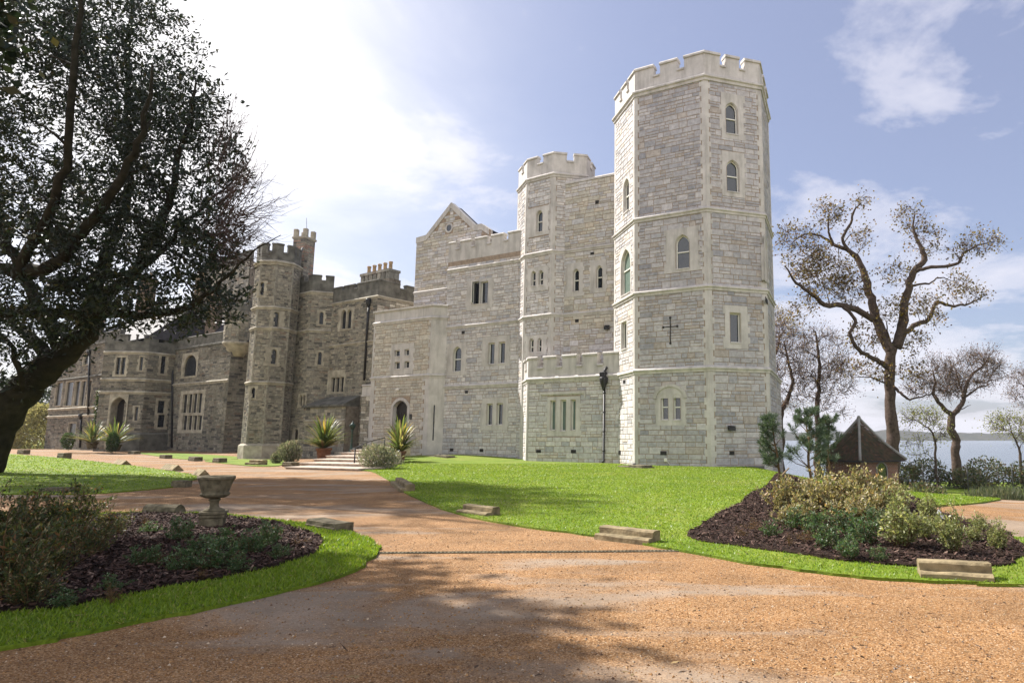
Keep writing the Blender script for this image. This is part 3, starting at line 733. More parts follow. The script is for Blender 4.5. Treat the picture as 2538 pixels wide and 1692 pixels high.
mm = MB(); mm.prism([PL - nf * .4 + df * .3, C0 - nf * .45, C1 - nf * .3, C1 - nf * 4, PLb + df * .3], -2, zpm + .1); mm.build('roof', M['lead'], porch)
r = pF.rect(z3, 190, 1070, 215, 1095); mm = MB(); uu = (r[0] + r[2]) / 2; q = pF.P(uu, (r[1] + r[3]) / 2, .02)
mm.lathe([(.05, -.2), (.13, -.16), (.16, -.08), (.13, 0), (.05, .03)], q + Vector((*pF.n, 0)) * .2, 14); mm.tube([q, q + Vector((*pF.n, 0)) * .2], .035, 8); mm.build('door_lamp', M['lampwhite'], wing)
r = pF.rect(z3, 259, 1222, 272, 1252); mm = MB(); mm.box(pF.P(r[0], r[1], 0), Vector((*pF.d, 0)) * (r[2] - r[0]), Vector((*pF.n, 0)) * .06, (0, 0, r[3] - r[1]), bev=.01); mm.build('entry_panel', M['iron'], wing)

# ---- tall gabled block behind
g0 = F0 - nf * .9 - df * 6; GW = Wall(g0, g0 + df * 13)
gp_ = [GW.uz(z3(*q)) for q in ((283, 560), (297, 256), (352, 240), (492, 60), (622, 185), (660, 178), (700, 205))]
poly = [(gp_[0][0], -1.5), (gp_[6][0] + .2, -1.5), (gp_[6][0] + .2, gp_[6][1])] + [gp_[5], gp_[4], gp_[3], gp_[2], gp_[1]]
poly[-1] = (gp_[0][0], gp_[1][1])
def inside(u, z):
    c = False; n = len(poly)
    for i in range(n):
        a, b = poly[i], poly[i - 1]
        if (a[1] > z) != (b[1] > z) and u < (b[0] - a[0]) * (z - a[1]) / (b[1] - a[1]) + a[0]: c = not c
    return c
mm = MB(); plate(mm, GW, poly, [], 0); zmax = max(p[1] for p in poly)
rr = GW.rect(z3, 461, 172, 496, 210); uo, zo, ro = (rr[0] + rr[2]) / 2, (rr[1] + rr[3]) / 2, .42
GW.skips.append((uo - ro, zo - ro, uo + ro, zo + ro)); GW.skips.append((-9, -9, 99, 4))
masonry(mm, GW, poly[0][0], poly[1][0], -1.5, zmax, PAL_NEW + PAL_PORCH, hr=(.2, .34), clip=inside, plane=False)
gL = Wall(GW.P(poly[0][0], 0).to_2d() - nf * 7, GW.P(poly[0][0], 0).to_2d()); masonry(mm, gL, 0, gL.L, -1.5, gp_[1][1], PAL_PORCH)
gab = mm.build('gable', [M['mortar'], M['stone']], wing)
mm = MB(); gd, gn = Vector((*GW.d, 0)), Vector((*GW.n, 0))
for (a, b) in ((poly[-1], gp_[2]), (gp_[2], gp_[3]), (gp_[3], gp_[4]), (gp_[4], gp_[5]), (gp_[5], gp_[6])):
    a3, b3 = GW.P(*a, .08) - Vector((0, 0, .34)), GW.P(*b, .08) - Vector((0, 0, .34)); mm.box(a3, b3 - a3, -gn * .5, (0, 0, .5))
mm.build('coping', M['ashlar'], gab)
mm = MB(); back = Vector((*nf, 0)) * -.9
for i in range(2, 6):
    a, b = (poly[-1:] + [gp_[k] for k in range(2, 7)])[i - 2:i]; a3, b3 = GW.P(*a, -.3), GW.P(*b, -.3); mm.face([a3, b3, b3 + back, a3 + back])
a3 = [GW.P(u, z, -1.2) for u, z in poly]; mm.face(a3[::-1]); mm.build('roof', M['slate'], gab)
zz = GW.uz(z3(360, 540))[1]; mm = MB(); string(mm, [GW.P(poly[0][0], 0).to_2d(), GW.P(poly[1][0], 0).to_2d()], zz, .12, .22); mm.build('string_course', M['ashlar'], gab)
mm = MB(); c1_ = [(uo + ro * math.cos(q), zo + ro * math.sin(q)) for q in [k * math.pi / 12 for k in range(24)]]; c2_ = [(uo + (u - uo) * .66, zo + (z - zo) * .66) for u, z in c1_]
plate(mm, GW, c1_, [c2_], .05); rim(mm, GW, c1_, 0, .05); rim(mm, GW, c2_, .05, .008, inward=True); ow = mm.build('round_window', M['ashlar'], gab)
mm = MB(); plate(mm, GW, c2_, [], .012); mm.build('pane', M['glass'], ow)

# ================================================================= the old grey castle
old = thing('castle', 'old weathered grey brown stone castle with crenellated turrets and leaded windows, beyond the pale wing', 'castle', (-35, 62, ground(-35, 60)))
OLD = [M['oldmortar'], M['oldstone'], M['oldashlar']]
OKW = dict(st='oldashlar', fr=None, gl='oldglass', teeth=.10, rec=.16)
do = V2(.84, -.5426)
Q = V2(-21.6, 55.0); O0 = Q - do * 6.9; Qb = Q + V2(.5426, .84) * 14
oW, oS = Wall(O0, Q), Wall(Q, Qb)
# right-hand wall
window(old, oW, z2, (760, 590, 842, 715), [(775, 602, 800, 705), (806, 600, 830, 703)], 'point', **OKW)
window(old, oW, z2, (700, 935, 795, 1065), [(720, 978, 738, 1055), (745, 976, 763, 1054), (769, 974, 787, 1053)], **OKW)
zo_s = oW.uz(z2(800, 790))[1]; zo_c = oW.uz(z2(880, 540))[1]; zo_t = oW.uz(z2(830, 458))[1]; zo_n = oW.uz(z2(785, 497))[1]
m_ = MB(); masonry(m_, oW, 0, oW.L, -2.4, zo_c, PAL_OLD, hr=(.11, .22), wr=(.22, .7), gap=.02); masonry(m_, oS, 0, oS.L, -1.8, zo_c, PAL_OLD + PAL_PORCH[:2], hr=(.2, .34)); m_.build('wall', OLD, old)
us = [oW.uz(z2(x, 490))[0] for x in (778, 792, 848, 864, 936, 950)]
sd = [oW.L + k for k in (2.2, 2.9, 4.6, 5.4, 7.2, 8.0, 9.8, 10.6)]
m_ = MB(); battlement(m_, [O0, Q, Qb], zo_c, zo_n, zo_t, [(us[0], us[1]), (us[2], us[3])] + [(sd[i], sd[i + 1]) for i in (0, 2, 4, 6)], .4, ch=.14, co=.05); m_.build('parapet', M['olddark'], old)
for z in (zo_s, zo_c): m_ = MB(); string(m_, [O0, Q, Qb] if z == zo_c else [O0, Q], z, .12, .22); m_.build('string_course', M['oldashlar'], old)
m_ = MB(); m_.prism([O0 - oW.n * .4, Q - oW.n * .5 - oW.d * .5, Qb - V2(.84, -.54) * .5, O0 - oW.n * 14], -2, zo_c); m_.build('roof', M['lead'], old)
m_ = MB(); u_, zt = oW.uz(z2(935, 560)); zb = oW.uz(z2(912, 990))[1]; u2 = oW.uz(z2(912, 900))[0]
m_.tube([oW.P(u_, zt, .1), oW.P(u2, zt - 2, .1), oW.P(u2, zb, .1)], .09, 8); m_.lathe([(.09, -.4), (.2, -.1), (.24, .2), (.24, .3)], oW.P(u_, zt, .18), 8); m_.build('drainpipe', M['iron'], old)
# low lean-to at its foot and the stub wall beside the entrance block
ll = Wall(O0 + oW.n * 1.3 + oW.d * -.8, O0 + oW.n * 1.3 + oW.d * 5.3); zl = ll.uz(z2(760, 1135))[1]; zl2 = ll.uz(z2(760, 1085))[1]; zlm = ll.uz(z2(700, 1213))[1]
m_ = MB(); masonry(m_, ll, 0, ll.L, -2.4, zl, PAL_OLD); lt = m_.build('lean_to', OLD, old)
m_ = MB(); sweep(m_, [ll.p0, ll.p1], [(.25, zl), (.25, zl + .15), (-1.3, zl2 + .2), (-1.3, zl)]); m_.build('roof', M['olddark'], lt)
m_ = MB(); string(m_, [ll.p0, ll.p1], zlm, .12, .25); m_.build('string_course', M['oldashlar'], lt)
m_ = MB(); m_.prism([ll.p0 - ll.n * .05, ll.p1 - ll.n * .05, ll.p1 - ll.n * 1.25, ll.p0 - ll.n * 1.25], -2.3, zl - .01); m_.build('wall', M['oldmortar'], lt)
sw = Wall(PL - df * 1.9 - nf * .7, PL + df * .1 - nf * .7); zs_ = sw.uz(z2(900, 1080))[1]; zs2 = sw.uz(z2(900, 1015))[1]
m_ = MB(); masonry(m_, sw, 0, sw.L, -2.0, zs_, PAL_OLD + PAL_PORCH[:2]); stub = m_.build('stub_wall', OLD, old)
m_ = MB(); sweep(m_, [sw.p0, sw.p1], [(.06, zs_), (.06, zs_ + .12), (.0, zs_ + .14), (0, zs2 - .15), (.08, zs2 - .1), (.03, zs2), (-.4, zs2), (-.4, zs_)]); m_.build('coping', M['ashlar'], stub)
m_ = MB(); m_.prism([sw.p0 - sw.n * .02, sw.p1 - sw.n * .02, sw.p1 - sw.n * 1.2, sw.p0 - sw.n * 1.2], -2, zs_); m_.build('pier', M['oldashlar'], stub)
# canted turret
K3 = O0 + oW.d * .4; K2 = K3 - V2(.93, .37) * 1.75; K1 = K2 - do * 3.6
kA, kB = Wall(K1, K2), Wall(K2, K3)
window(old, kB, z2, None, [(655, 612, 674, 680)], 'point', **OKW); window(old, kB, z2, None, [(647, 834, 664, 904)], 'point', **OKW)
window(old, kA, z2, None, [(543, 1072, 557, 1132), (562, 1071, 575, 1132)], 'point', **OKW)
window(old, kA, z2, None, [(508, 1262, 532, 1385)], 'round', name='door', **{**OKW, 'gl': 'door'})
zk_s = kA.uz(z2(600, 712))[1]; zk_c = kB.uz(z2(630, 500))[1]; zk_t = kB.uz(z2(630, 403))[1]; zk_n = kB.uz(z2(670, 440))[1]
m_ = MB(); masonry(m_, kA, 0, kA.L, -2.5, zk_c, PAL_OLD, hr=(.11, .22), wr=(.22, .7), gap=.02); masonry(m_, kB, 0, kB.L, -2.5, zk_c, PAL_OLD, hr=(.11, .22), wr=(.22, .7), gap=.02); kt = m_.build('turret', OLD, old)
m_ = MB(); battlement(m_, [K1, K2, K3], zk_c, zk_n, zk_t, [(.5, 1.0), (2.2, 2.9), (kA.L + .7, kA.L + 1.05)], .35, ch=.13, co=.05); m_.build('parapet', M['olddark'], kt)
for z in (zk_s, zk_c): m_ = MB(); string(m_, [K1, K2, K3], z, .13, .25); m_.build('string_course', M['oldashlar'], kt)
m_ = MB(); m_.prism([K1 - kA.n * .3, K2 - kA.n * .35 - kB.n * .1, K3 - kB.n * .3, O0 - oW.n * 6, K1 - kA.n * 6], -2.4, zk_c); m_.build('roof', M['lead'], kt)
# octagonal tower
oc = V2(-31.95, 58.0); v_ = (-oc).normalized(); OR = 1.80
opt = [oc + rot(v_, R(-5) + (k - 2) * math.pi / 4) * OR for k in range(8)]   # index 2 faces the viewer
OT = [Wall(opt[i], opt[(i + 1) % 8]) for i in range(8)]; o0, o1, o2, o3 = OT[0], OT[1], OT[2], OT[3]
oz = {k: o1.uz(z2(378, y))[1] for k, y in dict(m=330, s1=583, s2=698, s3=1000, pl=1345, top=228, n=282).items()}
window(old, o1, z2, (308, 440, 358, 530), [(323, 448, 344, 518)], 'round', **OKW)
window(old, o2, z2, (382, 605, 458, 700), [(398, 614, 427, 695)], 'round', **OKW)
window(old, o2, z2, (352, 805, 428, 912), [(387, 820, 414, 900)], 'round', **OKW)
window(old, o1, z2, None, [(272, 1032, 294, 1088)], 'round', **OKW)
oq = []
for i in (7, 0, 1, 2, 3):
    q_ = MB(); quoins(q_, OT[i], 'r', -2.5, oz['m'] - .1, .10, .10); quoins(q_, OT[(i + 1) % 8], 'l', -2.5, oz['m'] - .1, .10, .10); oq.append(q_)
m_ = MB()
for W in OT: masonry(m_, W, 0, W.L, -2.8, oz['m'], PAL_OLD, hr=(.11, .22), wr=(.22, .6), gap=.02)
ot = m_.build('tower', OLD, old); 
for q_ in oq: q_.c = [pick(PAL_OLD[:2]) for _ in range(len(q_.c) // 5) for _ in range(5)]; q_.build('quoin', M['oldstone'], ot)
for k in ('s1', 's2', 's3'): m_ = MB(); string(m_, opt, oz[k], .14, .26, True); m_.build('string_course', M['oldashlar'], ot)
m_ = MB(); string(m_, opt, oz['m'], .2, .34, True); m_.build('string_course', M['oldashlar'], ot)
m_ = MB(); sweep(m_, opt, [(0, -2.8), (.2, -2.8), (.2, oz['pl'] - .12), (.0, oz['pl'] + .06)], 0, True); m_.build('plinth', M['oldashlar'], ot)
P0 = (opt[5] + opt[6]) / 2; ring_ = [P0, opt[6], opt[7], *opt[:6], P0]; nt = []; acc = 0
for a, b in zip(ring_, ring_[1:]):
    L = (b - a).length
    if a is not P0 and b is not P0: nt.append((acc + L * .36, acc + L * .62))
    acc += L
m_ = MB(); battlement(m_, ring_, oz['m'] + .03, oz['n'], oz['top'], nt, .3, ch=.14, co=.05); m_.build('parapet', M['olddark'], ot)
m_ = MB(); m_.prism([oc + (p - oc) * .8 for p in opt], -2.5, oz['m'] + .1); m_.build('roof', M['lead'], ot)
# tall chimney behind it with its leaning iron stay
chc = at_y(z2(562, 330), 60.5).to_2d(); a_ = rot(do, R(20)) * .66; b_ = Vector((-a_.y, a_.x))
cp4 = [chc - a_ - b_, chc + a_ - b_, chc + a_ + b_, chc - a_ + b_]; CW = [Wall(cp4[i], cp4[(i + 1) % 4]) for i in range(4)]
zc1 = CW[0].uz(z2(560, 200))[1]; zc2 = CW[0].uz(z2(560, 150))[1]
m_ = MB()
for W in CW: masonry(m_, W, 0, W.L, 4, zc1, PAL_OLD + [((.36, .24, .19), 6)], hr=(.15, .28))
cm = m_.build('chimney', OLD, old)
m_ = MB(); sweep(m_, cp4, [(0, zc1 - .1), (.1, zc1), (.1, zc1 + .15), (0, zc1 + .2), (-.5, zc1 + .2), (-.5, zc1 - .1)], 0, True)
for p in cp4: q = chc + (p - chc) * .78; m_.box((q.x - .2, q.y - .2, zc1 + .15), (.4, 0, 0), (0, .4, 0), (0, 0, zc2 - zc1 - .1), bev=.05)
m_.build('chimney_cap', M['oldashlar'], cm)
m_ = MB(); m_.tube([at_y(z2(562, 255), 58.9), at_y(z2(505, 375), 58.4), at_y(z2(482, 440), 58.3), at_y(z2(478, 560), 58.3)], .09, 8); m_.tube([at_y(z2(582, 90), 60.5), at_y(z2(583, 160), 60.5)], .02, 5); m_.build('flue_pipe', M['lead'], old)
# clustered stack with pots
ks = at_y(z2(965, 420), 66).to_2d(); W = Wall(ks - do * 2.6, ks + do * 2.2); zt = W.uz(z2(960, 385))[1]; zb = W.uz(z2(960, 450))[1]
m_ = MB()
for k in range(7):
    u = W.L * k / 7 + .08; m_.box(W.P(u, zb - 6, 0), Vector((*W.d, 0)) * (W.L / 7 - .16), Vector((*W.n, 0)) * -1.3, (0, 0, zt - zb + 6), 1, pick(PAL_OLD), bev=.04); m_.box(W.P(u - .07, zt - .3, .07), Vector((*W.d, 0)) * (W.L / 7 - .02), Vector((*W.n, 0)) * -1.44, (0, 0, .28), 1, pick(PAL_OLD))
m_.box(W.P(-.1, zb - 6, .05), Vector((*W.d, 0)) * (W.L + .2), Vector((*W.n, 0)) * -1.4, (0, 0, 6.2), 1, (.2, .17, .13)); cm = m_.build('chimney', OLD, old)
for k in range(5):
    m_ = MB(); m_.lathe([(.22, 0), (.19, .2), (.17, .75), (.21, .8), (.21, .95), (.12, .95)], W.P(W.L * (k + .6) / 5.4, zt - .05, -.65), 12); m_.build('chimney_pot', M['pots'], cm)

# ---- far wing
E1 = V2(-40.5, 66.0); R0 = E1 - do * 12.2; E2 = E1 + V2(.5426, .84) * 7
R1, R2, R3 = V2(-51.9, 70.1), V2(-53.5, 69.6), V2(-56.3, 69.6); L1_ = R3 + V2(.3, 1.6); L0_ = L1_ - do * 19
eW, eR, pa, pb, pc, lW = Wall(R0, E1), Wall(E1, E2), Wall(R1, R0), Wall(R2, R1), Wall(R3, R2), Wall(L0_, L1_)
window(old, eW, z1, (872, 1112, 990, 1318), [(886, 1130, 908, 1222), (912, 1128, 932, 1222), (936, 1126, 956, 1222), (960, 1124, 980, 1222), (886, 1232, 908, 1305), (912, 1232, 932, 1305), (936, 1232, 956, 1305), (960, 1232, 980, 1305)], **{**OKW, 'fr': 'oldashlar', 'fw': .05})
window(old, eW, z1, (884, 930, 960, 1050), [(892, 942, 954, 1042)], 'round', **OKW)
window(old, pc, z1, (556, 942, 618, 1045), [(564, 952, 584, 1034), (588, 952, 608, 1034)], **OKW)
window(old, pb, z1, None, [(680, 950, 692, 1014)], **OKW); window(old, pb, z1, None, [(656, 1192, 668, 1258)], **OKW)
window(old, pa, z1, (772, 930, 815, 1040), [(783, 942, 805, 1030)], **OKW); window(old, pa, z1, (755, 1150, 812, 1300), [(766, 1162, 800, 1222), (766, 1230, 800, 1290)], **OKW)
rd = pc.rect(z1, 530, 1145, 604, 1385); window(old, pc, z1, (520, 1130, 612, 1400), [(530, 1145, 604, 1400)], 'point', name='doorway', **{**OKW, 'rec': .9, 'gl': 'door', 'teeth': 0})
for xs in ((270, 300), (318, 352), (362, 385), (392, 412), (425, 440)): window(old, lW, z1, None, [(xs[0], 1075 - (xs[0] - 270) * .06, xs[1], 1185)], **{**OKW, 'teeth': 0})
window(old, lW, z1, None, [(332, 1272, 368, 1325)], **OKW); window(old, lW, z1, None, [(408, 925, 430, 985)], 'point', **OKW)
zc_ = eW.uz(z1(960, 905))[1]; zct = eW.uz(z1(960, 845))[1]; ze_s = eW.uz(z1(980, 1072))[1]
m_ = MB(); hk = dict(hr=(.16, .30), wr=(.3, .9), gap=.022)
for W in (eW, eR): masonry(m_, W, 0, W.L, -2.2, zc_, PAL_WING_SHADED, **hk)
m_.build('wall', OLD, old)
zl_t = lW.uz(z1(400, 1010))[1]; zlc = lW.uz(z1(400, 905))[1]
m_ = MB(); masonry(m_, lW, 0, lW.L, -2.2, zlc, PAL_WING_SHADED, **hk); m_.build('wall', OLD, old)
for W, z, mt in ((eW, ze_s, 'oldashlar'), (lW, lW.uz(z1(400, 1048))[1], 'olddark'), (lW, lW.uz(z1(390, 1232))[1], 'oldashlar'), (lW, lW.uz(z1(390, 1195))[1], 'oldashlar')):
    m_ = MB(); string(m_, [W.p0, W.p1], z, .16, .26); m_.build('string_course', M[mt], old)
for W, a, b in ((eW, zc_, zct), (lW, zlc, zlc + 1.3)):
    m_ = MB(); sweep(m_, [W.p0, W.p1], [(.0, a), (.12, a + .05), (.12, a + .22), (.02, a + .28), (.02, b - .15), (.1, b - .1), (.03, b), (-.4, b), (-.4, a)]); m_.build('parapet', M['olddark'], old)
pp = [R3, R2, R1, R0]; zpc = pc.uz(z1(575, 925))[1]; zpt_ = pc.uz(z1(575, 838))[1]; zpn = pc.uz(z1(575, 875))[1]; zs1, zs2_ = pc.uz(z1(575, 1056))[1], pc.uz(z1(575, 1118))[1]
m_ = MB()
for W in (pa, pb, pc, Wall(L1_, R3)): masonry(m_, W, 0, W.L, -2.2, zpc, PAL_WING_SHADED, **hk)
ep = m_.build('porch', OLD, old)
m_ = MB(); battlement(m_, pp, zpc, zpn, zpt_, [(.9, 1.5), (2.4, 3.2), (pc.L + .5, pc.L + 1.1), (pc.L + pb.L + .9, pc.L + pb.L + 1.5)], .35, ch=.14, co=.05); m_.build('parapet', M['olddark'], ep)
for z in (zs1, zs2_, zpc): m_ = MB(); string(m_, pp, z, .15, .26); m_.build('string_course', M['oldashlar'], ep)
m_ = MB(); zz = pb.uz(z1(670, 1320))[1]; sweep(m_, [R2, R1, R0], [(0, -2.2), (.2, -2.2), (.2, zz - .1), (0, zz + .08)]); m_.build('plinth', M['olddark'], ep)
m_ = MB(); m_.prism([V2(-55.9, 71.2), V2(-53.4, 70.9), V2(-52.2, 71.3), R0 + V2(-.3, .7), R0 - eW.n * 4, L1_ - lW.n * 4], -2, zpc); m_.build('roof', M['lead'], ep)
m_ = MB(); m_.prism([R0 - eW.n * .6, E1 - eW.n * .6 - eW.d * .6, E2 - V2(.84, -.54) * .6, R0 - eW.n * 9], -2, zc_); m_.prism([L0_ - lW.n * .6, L1_ - lW.n * .6, L1_ - lW.n * 9, L0_ - lW.n * 9], -2, zlc); m_.build('wall', M['oldmortar'], old)
# corbelled corner turret
cc_ = E1 + V2(.25, .75); zo1, zo2 = at_y(z1(1130, 930), 66).z, at_y(z1(1130, 885), 66).z; zo3 = at_y(z1(1130, 700), 66).z
m_ = MB(); m_.lathe([(.55, zo1 - .3), (.75, zo1 + .1), (1.05, zo1 + .3), (1.1, zo1 + .6), (1.35, zo2 - .15), (1.5, zo2 + .1), (1.42, zo2 + .2)], (cc_.x, cc_.y, 0), 28); m_.build('corbel', M['oldashlar'], old)
m_ = MB(); hp8 = [cc_ + Vector((math.cos(q), math.sin(q))) * 1.42 for q in [R(180) + k * math.pi / 6 for k in range(12)]]; hp8.append(hp8[0])
for a, b in zip(hp8, hp8[1:]): W = Wall(a, b); masonry(m_, W, 0, W.L, zo2 + .15, zo3 - .6, PAL_OLD, hr=(.2, .3), wr=(.3, .7))
m_.prism([cc_ + (p - cc_) * .9 for p in hp8[:-1]], zo2, zo3 - .6); tt = m_.build('turret', OLD, old)
m_ = MB(); battlement(m_, hp8, zo3 - .6, zo3 - .1, zo3 + .55, [(k * .735 + .2, k * .735 + .55) for k in range(0, 12, 2)], .25, ch=.1, co=.04); m_.build('parapet', M['olddark'], tt)
for W, px, ya, yb in ((eW, 845, 905, 1390), (lW, 440, 930, 1230), (lW, 400, 1240, 1390)):
    m_ = MB(); u_, zt = W.uz(z1(px, ya)); u2, zb = W.uz(z1(px - 6, yb)); m_.tube([W.P(u_, zt, .12), W.P(u2, zb, .12)], .1, 8); m_.lathe([(.1, -.3), (.24, 0), (.26, .35)], W.P(u_, zt, .15), 8); m_.build('drainpipe', M['iron'], old)
# slate roofs, dormer and chimneys seen through the tree
def pitched(W, ua, ub, z0, z1_, dep, name='roof'):
    m = MB(); a, b, c, d = W.P(ua, z0, -.8), W.P(ub, z0, -.8), W.P(ub, z0, -.8 - dep), W.P(ua, z0, -.8 - dep); e, f = W.P(ua, z1_, -.8 - dep / 2), W.P(ub, z1_, -.8 - dep / 2)
    m.face([a, b, f, e]); m.face([c, d, e, f]); m.face([b, c, f]); m.face([d, a, e]); return m.build(name, M['slate'], old)
pitched(eW, -2, eW.L + 2.5, zc_ + .1, zc_ + 4.6, 8.5); pitched(lW, 1, lW.L + 4, zlc + .1, zlc + 4.0, 8.5)
bb = Wall(L1_ - lW.n * 12 - lW.d * 10, L1_ - lW.n * 12 + lW.d * 2); zbb = bb.uz(z1(640, 640))[1]
m_ = MB(); masonry(m_, bb, 0, bb.L, 2, zbb, PAL_OLD, hr=(.3, .5), wr=(.5, 1.2)); m_.prism([bb.p0 - bb.n * .1, bb.p1 - bb.n * .1, bb.p1 - bb.n * 8, bb.p0 - bb.n * 8], -1, zbb); m_.build('keep', OLD, old)
m_ = MB(); battlement(m_, [bb.p0, bb.p1], zbb, zbb + .7, zbb + 1.5, [(1.2 + 2 * k, 2.0 + 2 * k) for k in range(5)], .4); m_.build('parapet', M['olddark'], old)
for x, y, Y, wdt in ((465, 600, 84, 1.4), (965, 560, 74, .8), (1035, 640, 74, 1.2), (700, 560, 86, 1.5)):
    q = at_y(z1(x, y), Y); m_ = MB(); m_.box((q.x - wdt / 2, q.y, 4), (wdt, 0, 0), (0, wdt, 0), (0, 0, q.z - 4), 1, (.22, .17, .13), bev=.05); m_.box((q.x - wdt / 2 - .12, q.y - .12, q.z - .4), (wdt + .24, 0, 0), (0, wdt + .24, 0), (0, 0, .3), 1, (.25, .2, .15)); c_ = m_.build('chimney', OLD, old)
    for k in range(2): m_ = MB(); m_.lathe([(.2, 0), (.16, .2), (.15, .7), (.19, .75), (.1, .75)], (q.x - wdt * .25 + k * wdt * .5, q.y + wdt / 2, q.z - .02), 10); m_.build('chimney_pot', M['pots'], c_)
# low range running on behind the great tower, level with its first string course
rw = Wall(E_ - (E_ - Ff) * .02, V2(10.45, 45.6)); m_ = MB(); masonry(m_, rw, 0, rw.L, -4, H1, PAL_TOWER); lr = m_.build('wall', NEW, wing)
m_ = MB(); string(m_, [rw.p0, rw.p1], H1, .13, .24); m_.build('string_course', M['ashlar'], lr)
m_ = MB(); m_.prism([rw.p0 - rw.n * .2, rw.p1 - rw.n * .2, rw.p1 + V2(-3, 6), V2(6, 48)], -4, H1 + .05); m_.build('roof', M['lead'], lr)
# ================================================================= ground, drive, lawns, water
def grid_mesh(name, xs, ys, zf, m, kind='structure'):
    V = [(x, y, zf(x, y)) for y in ys for x in xs]; n = len(xs)
    fs = [(j * n + i, j * n + i + 1, (j + 1) * n + i + 1, (j + 1) * n + i) for j in range(len(ys) - 1) for i in range(n - 1)]
    me = bpy.data.meshes.new(name); me.from_pydata(V, [], fs); me.materials.append(m); me.polygons.foreach_set('use_smooth', [True] * len(fs)); me.update()
    o = bpy.data.objects.new(name, me); C.objects.link(o); o['kind'] = kind; return o
xs = [-400, -250, -180, -140, -115] + [-95 + 1.25 * i for i in range(int(125 / 1.25) + 1)] + [40, 55, 75, 110, 200, 400]
ys = [-30, -18] + [-10 + 1.25 * i for i in range(int(90 / 1.25) + 1)] + [85, 95, 115, 150, 200, 300, 420]
grid_mesh('drive', xs, ys, ground, M['gravel'])
def spline(pts, n=6):
    out = []; N = len(pts)
    for i in range(N):
        a, b, c, d = pts[i - 1], pts[i], pts[(i + 1) % N], pts[(i + 2) % N]
        for k in range(n):
            t_ = k / n; out.append(.5 * ((2 * b) + (c - a) * t_ + (2 * a - 5 * b + 4 * c - d) * t_ ** 2 + (3 * b - a - 3 * c + d) * t_ ** 3))
    return out
def pip(px, py, poly):
    x0, y0 = poly[:, 0], poly[:, 1]; x1, y1 = np.roll(x0, 1), np.roll(y0, 1)
    c = np.zeros(len(px), bool)
    for a, b, cc_, d in zip(x0, y0, x1, y1):
        m = (b > py) != (d > py)
        if d != b: c ^= m & (px < (cc_ - a) * (py - b) / (d - b) + a)
    return c
def sheet(name, poly, off, m, step=.8, kind='structure', edge=0.05, rough=0.0):
    """a ground sheet inside a plan polygon, following the terrain, with a small turned-down edge"""
    P = [Vector(p).to_2d() for p in poly]
    if rough: P = [p + Vector((nr.normal(0, rough), nr.normal(0, rough))) for p in P]
    arr = np.array([[p.x, p.y] for p in P]); lo, hi = arr.min(0), arr.max(0)
    gx, gy = np.meshgrid(np.arange(lo[0], hi[0], step), np.arange(lo[1], hi[1], step)); gx, gy = gx.ravel(), gy.ravel()
    gx = gx + nr.uniform(-.1, .1, gx.shape) * step; gy = gy + nr.uniform(-.1, .1, gy.shape) * step
    keep = pip(gx, gy, arr); pts = P + [Vector((a, b)) for a, b in zip(gx[keep], gy[keep])]
    n = len(P)
    v, e, f, *_ = geometry.delaunay_2d_cdt(pts, [(i, (i + 1) % n) for i in range(n)], [], 1, 1e-4)
    V = [(q.x, q.y, ground(q.x, q.y) + off) for q in v]; fs = []
    for t_ in f:
        a, b, c = (v[i] for i in t_); fs.append(tuple(t_) if (b - a).cross(c - a) > 0 else tuple(t_[::-1]))
    i0 = len(V); V += [(p.x, p.y, ground(p.x, p.y) + off) for p in P] + [(p.x, p.y, ground(p.x, p.y) - edge) for p in P]
    sgn = sum(P[i - 1].cross(P[i]) for i in range(n)) > 0
    for i in range(n):
        j = (i + 1) % n; q = (i0 + i, i0 + n + i, i0 + n + j, i0 + j); fs.append(q if sgn else q[::-1])
    me = bpy.data.meshes.new(name); me.from_pydata(V, [], fs); me.materials.append(m); me.update()
    o = bpy.data.objects.new(name, me); C.objects.link(o); o['kind'] = kind; return o, arr
GP = lambda *ps: [gp(D(*p)).to_2d() for p in ps]
W2 = lambda *ps: [V2(*p) for p in ps]
# lawn in front of the pale wing
lawnR = GP((826, 1077), (852, 1083), (882, 1096), (930, 1131), (1000, 1164), (1080, 1189), (1200, 1211), (1370, 1233), (1480, 1252), (1560, 1267), (1760, 1301), (1950, 1326), (2110, 1337), (2290, 1344), (2352, 1347))
lawnR += W2((10.5, 7.2), (13.0, 8.2)) + GP((2352, 1238), (2280, 1214), (2200, 1189), (2135, 1168)) + W2((11.0, 20), (11.5, 27), (12.5, 38), (12, 43), (5, 44), (-3, 45), (-8, 50), (-14, 53), (-17.5, 51.5), (-16.4, 46.5))
sh_r, arrR = sheet('lawn', spline(lawnR, 5), .035, M['grass'], .7, rough=.02)
bedR = GP((1583, 1236), (1650, 1185), (1715, 1148), (1762, 1118), (1795, 1090)) + W2((6.3, 20.5), (7.7, 19.5)) + GP((2105, 1150), (2140, 1172), (2210, 1196), (2290, 1220), (2335, 1245), (2352, 1270), (2338, 1292), (2300, 1306), (2120, 1307), (2000, 1301), (1860, 1283), (1700, 1260))
sb_r, abR = sheet('planting_bed', spline(bedR, 5), .06, M['mulch'], .4, rough=.03)
